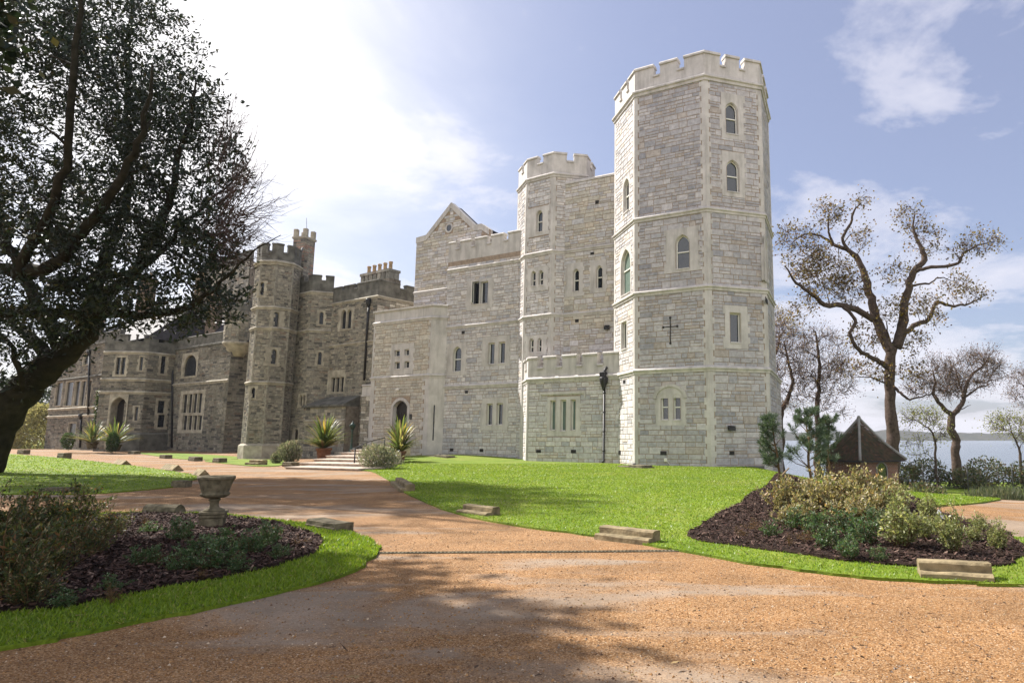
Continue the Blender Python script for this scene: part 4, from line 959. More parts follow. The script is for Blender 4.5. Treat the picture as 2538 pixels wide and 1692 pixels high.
# turf and bed round the urn
lawnL = GP((280, 1181), (400, 1180), (480, 1181), (560, 1189), (690, 1203), (775, 1216), (846, 1240), (868, 1265), (850, 1290), (800, 1320), (700, 1350), (500, 1396), (350, 1426), (200, 1456), (0, 1496)) + W2((-6.5, 4.2), (-11, 4.2), (-14, 8), (-13.5, 13.3))
sh_l, arrL = sheet('turf_border', spline(lawnL, 5), .035, M['grass'], .45, rough=.02)
bedL = GP((290, 1187), (400, 1186), (480, 1189), (600, 1201), (690, 1222), (738, 1246), (722, 1275), (640, 1306), (500, 1337), (350, 1362), (150, 1402), (0, 1417)) + W2((-6.6, 5.4), (-10, 5.6), (-12.5, 8.5), (-12.2, 12.6))
sb_l, abL = sheet('planting_bed', spline(bedL, 5), .06, M['mulch'], .4, rough=.03)
# lawn under the big tree
lawnT = GP((-60, 1040), (40, 1044), (140, 1052), (270, 1066), (380, 1081), (448, 1093), (440, 1106), (395, 1119), (300, 1128), (200, 1135), (60, 1136), (-80, 1133), (-300, 1120), (-420, 1090), (-300, 1050))
sh_t, arrT = sheet('lawn', spline(lawnT, 5), .035, M['grass'], 1.2, rough=.03)
sheet('lawn', spline(GP((306, 1039), (400, 1041), (520, 1047), (552, 1052), (470, 1056), (380, 1050), (330, 1043)), 4), .035, M['grass'], 1.0)
sheet('lawn', spline(GP((470, 1058), (560, 1054), (640, 1056), (652, 1062), (640, 1070), (590, 1071), (530, 1066)), 4), .035, M['grass'], .8)
# lower lawn towards the water and the coarse ground beyond, woods floor on the left
sheet('lawn', spline(W2((12.8, 20), (20, 17.5), (34, 15), (60, 14), (90, 30), (85, 55), (40, 56.5), (16, 56), (13.2, 44), (13.0, 32)), 4), .03, M['grass'], 1.6)
sheet('rough_grass', [V2(-150, 84), V2(-72, 83), V2(-66, 100), V2(-10, 110), V2(0, 200), V2(-300, 300)], .04, M['grass'], 6)
sea = MB(); sea.face([(-600, 60, -7.6), (1700, 60, -7.6), (1700, 1600, -7.6), (-600, 1600, -7.6)]); sea.build('water', M['water'], None, 'structure')
# far shore: low wooded hills
n = 260; V = []
for j in range(5):
    for i in range(n):
        x = -700 + i * 11.0; h = 7.5 + 4.5 * math.sin(i * .061 + 1) + 2.0 * math.sin(i * .23) + nr.uniform(-1.2, 1.2) + (6 if 168 < i < 182 else 0)
        V.append((x + nr.uniform(-3, 3), 1330 + j * 45 + nr.uniform(-6, 6), [-8, -5.5 + h * .35, h * .8 - 2, h, h - 3][j] + nr.uniform(-.8, .8)))
me = bpy.data.meshes.new('hills'); me.from_pydata(V, [], [(j * n + i, j * n + i + 1, (j + 1) * n + i + 1, (j + 1) * n + i) for j in range(4) for i in range(n - 1)]); me.materials.append(M['farwood'])
ho = bpy.data.objects.new('hills', me); C.objects.link(ho); ho['kind'] = 'structure'

# grass blades, chips
def blades(name, arr, excl, dens, hmin, hmax, ylim):
    lo, hi = arr.min(0), arr.max(0); hi[1] = min(hi[1], ylim); A = (hi[0] - lo[0]) * (hi[1] - lo[1]); N = int(A * dens)
    x, y = nr.uniform(lo[0], hi[0], N), nr.uniform(lo[1], hi[1], N)
    k = pip(x, y, arr)
    for e in excl: k &= ~pip(x, y, e)
    k &= (np.abs(x) < 1.05 * y + 2) & (nr.random(N) < np.clip(9.0 / np.hypot(x, y), .12, 1) ** 1.2)
    x, y = x[k], y[k]; N = len(x); d = np.hypot(x, y)
    z = np.array([ground(a, b) for a, b in zip(x, y)]) + .03
    h = nr.uniform(hmin, hmax, N); a = nr.uniform(0, 6.283, N); wd = .004 + .0007 * d; lean = nr.normal(0, .5, (N, 2)) * h[:, None]
    b = np.c_[np.cos(a) * wd, np.sin(a) * wd]
    Vv = np.zeros((N, 3, 3)); Vv[:, 0] = np.c_[x - b[:, 0], y - b[:, 1], z]; Vv[:, 1] = np.c_[x + b[:, 0], y + b[:, 1], z]; Vv[:, 2] = np.c_[x + lean[:, 0], y + lean[:, 1], z + h]
    base = np.array([(.155, .240, .018), (.21, .29, .028), (.11, .185, .015), (.29, .29, .09)]); ci = nr.choice(4, N, p=[.4, .3, .24, .06])
    o = np_mesh(name, Vv, 3, M['leaf'], None, base[ci] * nr.uniform(.8, 1.2, (N, 1))); o['kind'] = 'stuff'; return o
blades('grass', arrL, [abL], 2200, .025, .055, 40)
blades('grass', arrR, [abR], 800, .018, .042, 40)
blades('grass', arrT, [], 160, .03, .06, 60)
def chips(arr, N):
    lo, hi = arr.min(0), arr.max(0); x, y = nr.uniform(lo[0], hi[0], N), nr.uniform(lo[1], hi[1], N); k = pip(x, y, arr); x, y = x[k], y[k]; N = len(x)
    z = np.array([ground(a, b) for a, b in zip(x, y)]) + .07 + nr.uniform(0, .03, N)
    L = nr.uniform(.012, .045, N); wd = nr.uniform(.005, .012, N); a = nr.uniform(0, 6.283, N); p = nr.normal(0, .35, N); r = nr.normal(0, .5, N)
    ax = np.c_[np.cos(a) * np.cos(p), np.sin(a) * np.cos(p), np.sin(p)] * L[:, None]; ay = np.c_[-np.sin(a) * np.cos(r), np.cos(a) * np.cos(r), np.sin(r)] * wd[:, None]
    c = np.c_[x, y, z]; Vv = np.stack([c - ax - ay, c + ax - ay, c + ax + ay, c - ax + ay], 1)
    base = np.array([(.060, .034, .027), (.032, .019, .016), (.10, .062, .050), (.017, .011, .010), (.19, .13, .10)]); ci = nr.choice(5, N, p=[.34, .3, .16, .16, .04])
    o = np_mesh('bark_chips', Vv, 4, M['chips'], None, base[ci] * nr.uniform(.7, 1.3, (N, 1))); o['kind'] = 'stuff'
chips(abR, 60000); chips(abL, 75000)

# loose stones on the near part of the drive
N = 34000; r_ = 3.2 + 9.5 * nr.random(N) ** 1.3; th_ = nr.uniform(-1.0, .62, N); x, y = r_ * np.sin(th_), r_ * np.cos(th_); k = ~pip(x, y, arrL) & ~pip(x, y, arrR); x, y = x[k], y[k]; N = len(x)
z = np.array([ground(a, b) for a, b in zip(x, y)]); s_ = nr.uniform(.003, .008, N) * nr.choice([1, 1.7], N, p=[.9, .1]); a = nr.uniform(0, 6.28, N); V = np.zeros((N, 3, 3, 3)); top = np.c_[x + nr.normal(0, .2, N) * s_, y + nr.normal(0, .2, N) * s_, z + s_ * 1.1]
ring = [np.c_[x + np.cos(a + q) * s_ * 1.3, y + np.sin(a + q) * s_ * 1.3, z + .001] for q in (0, 2.1, 4.2)]
for i in range(3): V[:, i, 0] = ring[i]; V[:, i, 1] = ring[(i + 1) % 3]; V[:, i, 2] = top
base = np.array([(.24, .125, .05), (.34, .20, .09), (.42, .33, .24), (.12, .07, .045), (.20, .16, .13)]); c_ = np.repeat(base[nr.choice(5, N, p=[.36, .26, .14, .14, .10])] * nr.uniform(.75, 1.2, (N, 1)), 3, 0)
o = np_mesh('gravel', V, 3, M['chips'], None, c_); o['kind'] = 'stuff'
# fallen leaves on turf and gravel
N = 900; r_ = 4 + 20 * nr.random(N) ** 1.5; th_ = nr.uniform(-1.0, .6, N); x, y = r_ * np.sin(th_), r_ * np.cos(th_); P = np.c_[x, y, [ground(a, b) + .055 for a, b in zip(x, y)]]; ax = np.c_[nr.normal(0, 1, N), nr.normal(0, 1, N), nr.normal(0, .12, N)]; ax /= np.linalg.norm(ax, axis=1)[:, None]; sd_ = np.cross(ax, np.array([0, 0, 1.0])); L = nr.uniform(.02, .045, N)[:, None]
V = np.stack([P - ax * L, P + sd_ * L * .4, P + ax * L, P - sd_ * L * .4], 1); base = np.array([(.13, .08, .04), (.07, .045, .03), (.24, .17, .08)]); o = np_mesh('leaves', V, 4, M['chips'], None, base[nr.choice(3, N)]); o['kind'] = 'stuff'

# ================================================================= steps, rail, urn, kerb stones and other small things
st = thing('stone_steps', 'flight of low worn stone steps rising from the drive to the arched door', 'steps', (-18, 42, ground(-18, 41)))
stepL = [(126, 795, 940, 836), (312, 758, 1100, 785), (490, 712, 1130, 742), (645, 680, 1200, 705), (835, 640, 1250, 665), (960, 600, 1250, 625), (1115, 560, 1400, 580)]
zb = ground(-19, 41) - .02; prevq = None; rows = []
base = at_z(z10(126, 800), zb + .13).to_2d(); inn = V2(.40, .917)
for i in range(7):
    z = zb + .14 * (i + 1)
    l = at_z(z10(stepL[i][0], stepL[i][1] - 22), z).to_2d()
    s_ = (l - base).dot(inn) if i else 0
    s_ = max(s_, (rows[-1][3] + .75) if rows else 0); s_ = min(s_, 1.55 * i)
    # front edge runs along the house front; left end from the picture, right end 3.4 m further
    rl = ray(*z10(stepL[i][0], stepL[i][1])).to_2d(); nrm = inn
    tt_ = (base + inn * s_).dot(nrm) / rl.dot(nrm); l = rl * tt_
    rr_ = ray(*z10((1060, 1180, 1230, 1280, 1320, 1350, 1400)[i], stepL[i][1])).to_2d(); r_ = rr_ * ((base + inn * s_).dot(nrm) / rr_.dot(nrm))
    rows.append((l, r_, z, s_))
for i, (l, r_, z, s_) in enumerate(rows):
    m_ = MB(); dep = (rows[i + 1][3] - s_ + .3) if i < 6 else 2.4; dv = (r_ - l); b_ = Vector((*dv, 0)); n_ = Vector((*inn, 0))
    m_.box((l.x, l.y, z - .07), b_, n_ * dep, (0, 0, .07), bev=.015); m_.box((l.x + inn.x * .05 + dv.normalized().x * .05, l.y + inn.y * .05 + dv.normalized().y * .05, z - .6), b_ * .985, n_ * (dep - .06), (0, 0, .53)); m_.build('step', M['step'], st)
hr = thing('handrail', 'dark iron handrail with a single post beside the stone steps', 'handrail', tuple(gp(z10(1010, 815))))
pb_ = gp(z10(1010, 815)); pt_ = Vector((pb_.x, pb_.y, at_y(z10(1018, 568), pb_.y).z)); e1 = at_y(z10(1165, 490), pb_.y + 3.2); e2 = at_y(z10(1400, 430), pb_.y + 6.3)
m_ = MB(); m_.tube([pb_ - Vector((0, 0, .3)), pt_], .035, 8); m_.build('post', M['iron'], hr)
m_ = MB(); m_.tube([pt_ + Vector((-.15, -.1, -.06)), pt_, e1, e2], .03, 8); m_.build('rail', M['iron'], hr)
m_ = MB(); m_.tube([e2, Vector((e2.x, e2.y, e2.z - 1.0))], .03, 8); m_.build('post', M['iron'], hr)

# lamp post in green iron
q = at_y(z10(975, 560), 49.5); top = at_y(z10(975, 235), 49.5)
lp = thing('lamp_post', 'dark green iron lamp post with a lantern, between the potted spiky plant and the doorway', 'lamp post', (q.x, q.y, ground(q.x, q.y)))
h = top.z - q.z; m_ = MB(); m_.lathe([(.16, -.9), (.16, -.2), (.09, 0), (.07, h * .3), (.06, h * .62), (.09, h * .64), (.06, h * .66), (.12, h * .70)], q, 10); m_.build('post', M['greeniron'], lp)
m_ = MB(); m_.lathe([(.12, h * .70), (.24, h * .86), (.26, h * .88), (.10, h * .95), (.05, h), (.02, h * 1.05)], q, 6); m_.build('lantern', M['greeniron'], lp)

# urn on its pedestal
ub = gp(D(487, 1216)); uh = -ub.z + at_y(D(487, 1092), ub.y).z
un = thing('garden_urn', 'weathered stone urn with a wide carved bowl on a square pedestal in the mulch bed', 'urn', tuple(ub))
s_ = uh; fl = lambda q, z: 1 + .045 * math.sin(q * 10) * (1 if .56 * s_ < z < .80 * s_ else 0)
m_ = MB(); m_.lathe([(.02, .575 * s_), (.09, .58 * s_), (.17, .60 * s_), (.215, .63 * s_), (.235, .66 * s_), (.225, .68 * s_), (.205, .69 * s_), (.225, .74 * s_), (.25, .83 * s_), (.275, .905 * s_), (.285, .93 * s_), (.30, .94 * s_), (.302, .985 * s_), (.285, 1.0 * s_), (.25, .99 * s_), (.23, .93 * s_), (.10, .88 * s_)], ub, 60, wob=fl); m_.build('bowl', M['urn'], un)
m_ = MB(); m_.lathe([(.17, .345 * s_), (.175, .365 * s_), (.145, .385 * s_), (.09, .41 * s_), (.072, .44 * s_), (.072, .52 * s_), (.095, .54 * s_), (.10, .56 * s_), (.07, .585 * s_)], ub, 32); m_.build('stem', M['urn'], un)
m_ = MB(); a_ = .42
for wd, za, zb2 in ((.42, -.1, .06), (.36, .06, .23), (.39, .23, .29), (.42, .29, .348)):
    ca, sa = math.cos(a_) * wd, math.sin(a_) * wd; m_.box(ub + Vector((-(ca - sa) / 2, -(ca + sa) / 2, za * s_)), (ca, sa, 0), (-sa, ca, 0), (0, 0, (zb2 - za) * s_), bev=.012)
for i in range(4):
    an = a_ + i * math.pi / 2; nx = Vector((math.cos(an), math.sin(an), 0)); tx = Vector((-nx.y, nx.x, 0)); m_.box(ub + nx * .176 - tx * .11 + Vector((0, 0, .08 * s_)), tx * .22, nx * .016, (0, 0, .13 * s_), bev=.005)
m_.build('pedestal', M['urn'], un)

# kerb stones: old coping stones laid along the edges
def kerb(p1, p2, hgt, label, style='step', depth=.28):
    a, b = gp(p1), gp(p2); d = (b - a); d.z = 0; L = d.length; d.normalize(); n_ = Vector((-d.y, d.x, 0))
    if n_.y < 0: n_ = -n_
    z0_ = min(ground(a.x, a.y), ground(b.x, b.y)) - .06; H = hgt + .06
    prof = {'step': [(0, 0), (0, H * .52), (.03, H * .60), (depth * .42, H * .60), (depth * .42, H * .92), (depth * .5, H), (depth * .92, H), (depth, H * .92), (depth, 0)],
            'ridge': [(0, 0), (0, H * .3), (depth * .5, H), (depth, H * .3), (depth, 0)],
            'flat': [(0, 0), (-.02, H * .6), (0, H * .66), (0, H * .95), (.03, H), (depth - .03, H), (depth, H * .95), (depth, 0)],
            'round': [(0, 0)] + [(depth / 2 - depth / 2 * math.cos(q), H * .35 + H * .65 * math.sin(q)) for q in [k * math.pi / 8 for k in range(9)]] + [(depth, 0)]}[style]
    m = MB(); N = 5; k = len(prof); vs = []
    for i in range(N):
        t_ = i / (N - 1)
        for (y, z) in prof: vs.append(Vector((a.x, a.y, z0_)) + d * (L * t_ + rng.uniform(-.010, .010)) + n_ * (y + rng.uniform(-.008, .008)) + Vector((0, 0, z + rng.uniform(-.008, .006))))
    fs = [(i * k + q, (i + 1) * k + q, (i + 1) * k + (q + 1) % k, i * k + (q + 1) % k) for i in range(N - 1) for q in range(k)] + [tuple(range(k)), tuple(range(N * k - 1, (N - 1) * k - 1, -1))]
    m.raw(vs, fs); o = m.build('kerb_stone', M['urn'] if style in ('round', 'flat') else M['kerb'], None)
    b2 = bmesh.new(); b2.from_mesh(o.data); bmesh.ops.recalc_face_normals(b2, faces=b2.faces[:]); b2.to_mesh(o.data); b2.free()
    return tag(o, label, 'kerb stone', 'old coping stones laid along the drive edges')
kerb(D(2116, 1333), D(2285, 1343), .205, 'long stepped stone at the foot of the mulch mound, nearest the camera on that side', 'step', .30)
kerb(D(1364, 1238), D(1488, 1253), .20, 'stepped pale stone on the edge of the front lawn, just behind the drain channel', 'step', .34)
kerb(D(1048, 1180), D(1116, 1189), .20, 'stepped pale stone halfway along the front lawn edge', 'step', .36)
kerb(D(896, 1112), D(920, 1131), .24, 'small stepped stone on the lawn edge below the steps, end on to the drive', 'step', .40)
kerb(D(702, 1212), D(768, 1224), .16, 'flat weathered stone on the turf at the tip of the urn bed', 'flat', .34)
kerb(D(324, 1182), D(398, 1184), .22, 'dark mossy rounded stone lying behind the urn bed', 'round', .30)
kerb(D(393, 1119), D(425, 1119), .22, 'dark broken stone at the corner of the lawn under the big tree', 'flat', .35)
kerb(D(90, 1131), D(160, 1131), .14, 'low grey slab half hidden behind the bronze bushes', 'flat', .4)
kerb(D(439, 1092), D(455, 1095), .30, 'little ridge shaped stone just above the rim of the urn', 'ridge', .45)
kerb(D(366, 1079), D(394, 1082), .30, 'pale ridge shaped stone, second from the urn on the tree lawn edge', 'ridge', .5)
kerb(D(257, 1066), D(277, 1069), .30, 'pale ridge shaped stone in the middle of the tree lawn edge', 'ridge', .5)
kerb(D(131, 1052), D(145, 1053), .42, 'square dark stone on the far part of the tree lawn edge', 'flat', .5)
kerb(D(39, 1042), D(53, 1043), .42, 'square dark stone farthest along the tree lawn edge, beside the trunk', 'flat', .5)
kerb(D(562, 1068), D(591, 1069), .32, 'pale block on the grass in front of the old octagonal tower', 'step', .6)
kerb(D(488, 1062), D(501, 1063), .30, 'small stone at the tip of the grass strip near the old octagonal tower', 'flat', .5)
kerb(D(432, 1058), D(446, 1059), .30, 'small stone at the near end of the grass wedge below the old wing', 'flat', .5)
kerb(D(366, 1052), D(379, 1053), .30, 'small stone midway along the grass wedge below the old wing', 'flat', .5)
kerb(D(294, 1042), D(308, 1043), .30, 'small stone at the far end of the grass wedge below the potted spiky plants', 'flat', .5)
kerb(D(648, 1071), D(668, 1072), .25, 'dark low stone beside the left end of the bottom step', 'flat', .5)
# manhole slabs with spotlights by the walls
for (xa, ya, xb, yb), lab in (((975, 1048, 1026, 1053), 'mossy stone slab with a small lamp at the foot of the entrance block'), ((1418, 1073, 1475, 1077), 'pair of flat stone slabs lying against the foot of the great tower')):
    a, b = gp(D(xa, ya)), gp(D(xb, yb)); d = b - a; m_ = MB(); nn_ = Vector((d.y, -d.x, 0)).normalized()
    o = thing('stone_slab', lab, 'slab', tuple(a)); m_.box(a - Vector((0, 0, .05)), d, -nn_ * .8, (0, 0, .15), bev=.02); m_.box(a + d * .45 + Vector((0, 0, .1)), d * .52, -nn_ * .7, (0, 0, .08), bev=.02); m_.build('slab', M['urn'], o)
    m_ = MB(); m_.lathe([(.09, .18), (.10, .24), (.08, .27)], a + d * .5 - nn_ * .3 + Vector((0, 0, 0)), 12); m_.build('spotlight', M['ridge'], o)
# drain channel across the drive
a, b = gp(D(866, 1270)), gp(D(1568, 1265)); d = (b - a); L = d.length; d.z = 0; d.normalize(); n_ = Vector((-d.y, d.x, 0)); m_ = MB(); k = int(L / .5)
for i in range(k):
    p = a + d * (L * i / k); p.z = ground(p.x, p.y) + .004; q = a + d * (L * (i + 1) / k); q.z = ground(q.x, q.y) + .004
    m_.face([p - n_ * .04, q - n_ * .04, q + n_ * .04, p + n_ * .04], 0)
    for j in range(10):
        c = p.lerp(q, (j + .5) / 10); m_.box(c - n_ * .036 - d * .013 + Vector((0, 0, .001)), d * .026, n_ * .072, (0, 0, .006), 1)
    for s_ in (-1, 1): m_.box(p + n_ * (s_ * .046 - .008), q - p, n_ * .016, (0, 0, .010), 1)
dr = m_.build('drain_channel', [M['bronze'], M['urn']], None); tag(dr, 'narrow slotted drain grating laid straight across the gravel drive', 'drain')
# stakes, marker and dead stick in the mound
for (xa, ya), (xb, yb), lab in ((z11(90, 520), z11(205, 402), 'pale wooden stake leaning between the pine saplings'), (z7p := (1600 + 712 / 2.5075, 1000 + 602 / 2.508), (1600 + 772 / 2.5075, 1000 + 545 / 2.508), 'short pale stake lying on the mulch at the upper edge of the mound')):
    a = gp((xa, ya)); b = at_y((xb, yb), a.y + .1); m_ = MB(); m_.tube([a - (b - a).normalized() * .12, b], [.035, .03], 6); tag(m_.build('wooden_stake', M['wood']), lab, 'stake')
a = gp(z11(1600, 905)); b = at_y(z11(1580, 815), a.y); m_ = MB(); m_.box(b + Vector((-.05, 0, 0)), (.12, 0, -.16), (.02, .02, .01), (.03, 0, .06), bev=.004); m_.tube([a, b], .008, 5); tag(m_.build('plant_marker', M['white']), 'small white plant label among the pale shrubs beside the gravel path', 'plant label')

# brick hut with a tiled pyramid roof
hc = at_y(D(1975, 1010), 41.5); hx, hy = hc.x, 41.5; hz = ground(hx, hy)
hut = thing('brick_hut', 'small square red brick hut with a steep mossy tiled roof behind the shrub mound', 'hut', (hx, hy, hz))
ze = at_y(D(1975, 1058), 40).z; zap = at_y(D(1973, 962), hy).z; ang = R(38)
ru = 2.65; hcn = [Vector((hx + math.cos(ang - math.pi * .75 + k * math.pi / 2) * ru, hy + math.sin(ang - math.pi * .75 + k * math.pi / 2) * ru)) for k in range(4)]
hcn = [Vector((hx, hy)) + rot(V2(-1, -1).normalized() * ru, R(25) + k * math.pi / 2) for k in range(4)]
ap = Vector((hx, hy, zap)); m_ = MB(); rows_ = 22
for k in range(4):
    a, b = hcn[k], hcn[(k + 1) % 4]; A3, B3 = Vector((a.x, a.y, ze)), Vector((b.x, b.y, ze)); nrm = (B3 - A3).cross(ap - A3).normalized()
    if nrm.z < 0: nrm = -nrm
    for i in range(rows_):
        t0, t1 = i / rows_, (i + 1) / rows_ * 1.0; bell = lambda t_: -.16 * math.sin(t_ * math.pi)
        pa, pb2 = A3.lerp(ap, t0), B3.lerp(ap, t0); pc2, pd = B3.lerp(ap, min(1, t1 + .01)), A3.lerp(ap, min(1, t1 + .01)); o0 = nrm * (.055) + Vector((0, 0, bell(t0))); o1 = Vector((0, 0, bell(t1)))
        nt_ = max(1, int((pb2 - pa).length / .17))
        for j in range(nt_):
            u0, u1 = j / nt_, (j + 1) / nt_ - .008; lift = nrm * rng.uniform(0, .012); g_ = rng.uniform(.6, 1.25); c_ = (.11 * g_, .065 * g_, .042 * g_) if rng.random() < .7 else (.07 * g_, .055 * g_, .042 * g_)
            m_.face([pa.lerp(pb2, u0) + o0 + lift, pa.lerp(pb2, u1) + o0 + lift, pd.lerp(pc2, u1) + o1 + lift, pd.lerp(pc2, u0) + o1 + lift], 0, c_)
    m_.face([A3 + Vector((0, 0, -.05)), B3 + Vector((0, 0, -.05)), ap - Vector((0, 0, .4))], 1)
rf = m_.build('roof', [M['tile'], M['slate']], hut)
for k in range(4):
    A3 = Vector((hcn[k].x, hcn[k].y, ze)); m_ = MB(); pts = [A3.lerp(ap, t_) + Vector((0, 0, .07 - .16 * math.sin(t_ * math.pi))) for t_ in [i / 10 for i in range(11)]]; m_.tube(pts, .085, 6); m_.build('hip_tile', M['ridge'], rf)
m_ = MB(); m_.lathe([(.12, -.1), (.13, .1), (.08, .2), (.03, .22)], ap, 10); m_.build('finial', M['ridge'], rf)
wc = [Vector((hx, hy)) + (p - Vector((hx, hy))) * .80 for p in hcn]
m_ = MB(); m_.prism(wc[::1] if sum(wc[i - 1].cross(wc[i]) for i in range(4)) > 0 else wc[::-1], hz - .8, ze + .05); m_.build('wall', M['brick'], hut)
Wh = Wall(wc[0], wc[1])
if Wh.n.dot(-Vector((hx, hy))) < 0: Wh = Wall(wc[1], wc[0])
hw = max((Wall(wc[i], wc[(i + 1) % 4]) for i in range(4)), key=lambda W: W.n.dot(V2(.4, -1)))
uo, zo = hw.uz(z11(1050, 440)); m_ = MB(); po = outline([uo - .45, zo - .75, uo + .45, zo + .6], 'round'); plate(m_, hw, po, [inset(po, .07)], .06); rim(m_, hw, po, 0, .06); wo = m_.build('window', M['ridge'], hut)
m_ = MB(); plate(m_, hw, inset(po, .07), [], .02); m_.build('pane', M['glass'], wo)
# wire fence along the water side
fp = [at_y(z11(2231 + dx, 310), Y) for dx, Y in ((0, 47),)]
pz = [(fp[0].x + k * 3.0, 47 - k * .3) for k in range(-3, 4)]
fe = thing('wire_fence', 'thin wire fence on slim dark posts in front of the waterside hedge', 'fence', (pz[3][0], pz[3][1], ground(*pz[3])))
for x, y in pz: m_ = MB(); z = ground(x, y); m_.tube([(x, y, z - .3), (x, y, z + 1.95)], .05, 6); m_.build('post', M['wire'], fe)
m_ = MB()
for hh in (.4, .8, 1.2, 1.6, 1.9): m_.tube([(x, y, ground(x, y) + hh) for x, y in pz], .006, 4)
m_.build('wire', M['wire'], fe)
# ================================================================= plants
def unit(a): return a / np.maximum(np.linalg.norm(a, axis=-1, keepdims=True), 1e-9)
def kites(P, A, L, Wd):
    n = len(P); A = unit(A); S = unit(np.cross(A, nr.normal(size=(n, 3)))); L = np.broadcast_to(L, n)[:, None]; Wd = np.broadcast_to(Wd, n)[:, None]
    droop = np.cross(A, S) * L * nr.uniform(-.12, .12, (n, 1))
    return np.stack([P, P + A * L * .5 + S * Wd + droop, P + A * L, P + A * L * .5 - S * Wd + droop], 1)
def colours(n, pal, j=.22):
    c = np.array([p[0] for p in pal]); q = np.array([p[1] for p in pal], float); return c[nr.choice(len(c), n, p=q / q.sum())] * nr.uniform(1 - j, 1 + j, (n, 1))
def bez(a, c, b, n): return [a * (1 - t_) ** 2 + c * (2 * t_ * (1 - t_)) + b * t_ ** 2 for t_ in [i / n for i in range(n + 1)]]
def refine(pts, rad, n=4, wob=.03):
    """smooth a hand-laid limb and give it a slight crookedness"""
    out, ro = [], []; N = len(pts)
    for i in range(N - 1):
        a, b, c, d = pts[max(i - 1, 0)], pts[i], pts[i + 1], pts[min(i + 2, N - 1)]
        for k in range(n):
            t_ = k / n; p = .5 * ((2 * b) + (c - a) * t_ + (2 * a - 5 * b + 4 * c - d) * t_ ** 2 + (3 * b - a - 3 * c + d) * t_ ** 3); p = p.lerp(b.lerp(c, t_), .45); r = rad[i] * (1 - t_) + rad[i + 1] * t_
            j = min(wob * (c - b).length, .5 * r + .02) if (i or k) else 0; out.append(p + Vector([rng.uniform(-j, j) for _ in range(3)]) * 1.4); ro.append(r * rng.uniform(.93, 1.07))
    return out + [pts[-1]], ro + [rad[-1]]
def tree(name, label, cat, limbs, pts, bark, leafmat, pal, group=None, leaves=40, spread=.35, L=(.10, .16), asp=.4, twig=.012, side=3, dmax=6.0, bushy=.5, updir=.25, base=None, low=.6, thick=.022):
    """limbs: [(points, radii)]; pts: places the twigs reach for (M,3)"""
    b0 = base or limbs[0][0][0]; t_ = thing(name, label, cat, tuple(b0), group); wood = MB(); nodes, nrad = [], []
    for P, r in limbs:
        P2, r2 = refine(P, r); wood.tube(P2, r2, 10 if max(r) > .3 else 7)
        for i in range(0, len(P2)): nodes.append(P2[i]); nrad.append(r2[i])
    nodes = np.array([tuple(p) for p in nodes]); nrad = np.array(nrad); skip = nodes[:, 2] > b0.z + 1.5
    nodes, nrad = nodes[skip], nrad[skip]
    d0 = np.array([np.min(np.linalg.norm(nodes - p, axis=1)) for p in pts]); pts = pts[np.argsort(d0)]; lp, la = [], []
    for p in pts:
        dv = p - nodes; dd = np.linalg.norm(dv, axis=1); i = int(np.argmin(dd + low * np.maximum(0, .6 * np.hypot(dv[:, 0], dv[:, 1]) - dv[:, 2]) - np.clip(nrad, 0, .15))); dist = dd[i]
        if dist > dmax or dist < .06: continue
        a = Vector(nodes[i]); b = Vector(p); up = Vector((0, 0, 1)); c = a.lerp(b, .5) + up * dist * updir * rng.uniform(.2, 1.2) + Vector([rng.gauss(0, .12 * dist) for _ in range(3)])
        n = 3 if dist < .8 else 5; q = bez(a, c, b, n); r0 = min(nrad[i] * .62, .012 + thick * dist + twig); wood.tube(q, [r0 + (twig * .6 - r0) * k / n for k in range(n + 1)], 4, cap=False)
        nodes = np.vstack([nodes, [tuple(x) for x in q[1:]]]); nrad = np.append(nrad, [r0 + (twig * .6 - r0) * k / n for k in range(1, n + 1)])
        ends = [(b, (b - c).normalized())]
        for _ in range(side):
            k = rng.uniform(.45, 1.0); s0 = a * (1 - k) ** 2 + c * (2 * k * (1 - k)) + b * k ** 2; dr = ((b - a).normalized() * .8 + Vector([rng.gauss(0, .6) for _ in range(3)]) + up * .2).normalized(); ln = rng.uniform(.4, 1.1) * bushy * (1 + spread); e_ = s0 + dr * ln
            wood.tube([s0, s0.lerp(e_, .5) + Vector([rng.gauss(0, .05) for _ in range(3)]) * ln, e_], [twig * .7, twig * .5, twig * .25], 3, cap=False); ends.append((e_, dr)); ends.append((s0.lerp(e_, .55), dr))
        for e_, dr in ends:
            m = max(1, int(leaves / len(ends) * rng.uniform(.4, 1.6))) if leaves else 0
            if m:
                lp.append(np.array(e_) + nr.normal(0, spread, (m, 3)) * np.array([1, 1, .7])); la.append(np.array(dr) * .7 + nr.normal(0, .7, (m, 3)))
    wood.build('trunk', bark, t_)
    if lp:
        lp, la = np.vstack(lp), np.vstack(la)
        np_mesh('crown', kites(lp, la, nr.uniform(L[0], L[1], len(lp)), nr.uniform(L[0], L[1], len(lp)) * asp), 4, leafmat, t_, colours(len(lp), pal))
    return t_
def blob(c, r, n, shell=.55):
    v = unit(nr.normal(size=(n, 3))) * (nr.uniform(shell ** 3, 1, (n, 1)) ** (1 / 3)); return np.array(c) + v * np.array(r)
def px_blobs(zf, Y, specs):
    """specs: (x, y, rx, ry, depth offset, depth radius, count) in picture units, at distance Y"""
    out = []
    for x, y, rx, ry, dy, rd, n in specs:
        c = at_y(zf(x, y), Y + dy); e1 = at_y(zf(x + rx, y), Y + dy); e2 = at_y(zf(x, y + ry), Y + dy); out.append(blob(tuple(c), (abs(e1.x - c.x), rd, abs(e2.z - c.z)), n))
    return np.vstack(out)
def limb(zf, Y, pts, rad, dys=None):
    N = len(pts); dys = dys or [0] * N
    return [at_y(zf(*p), Y + d) for p, d in zip(pts, dys)], rad

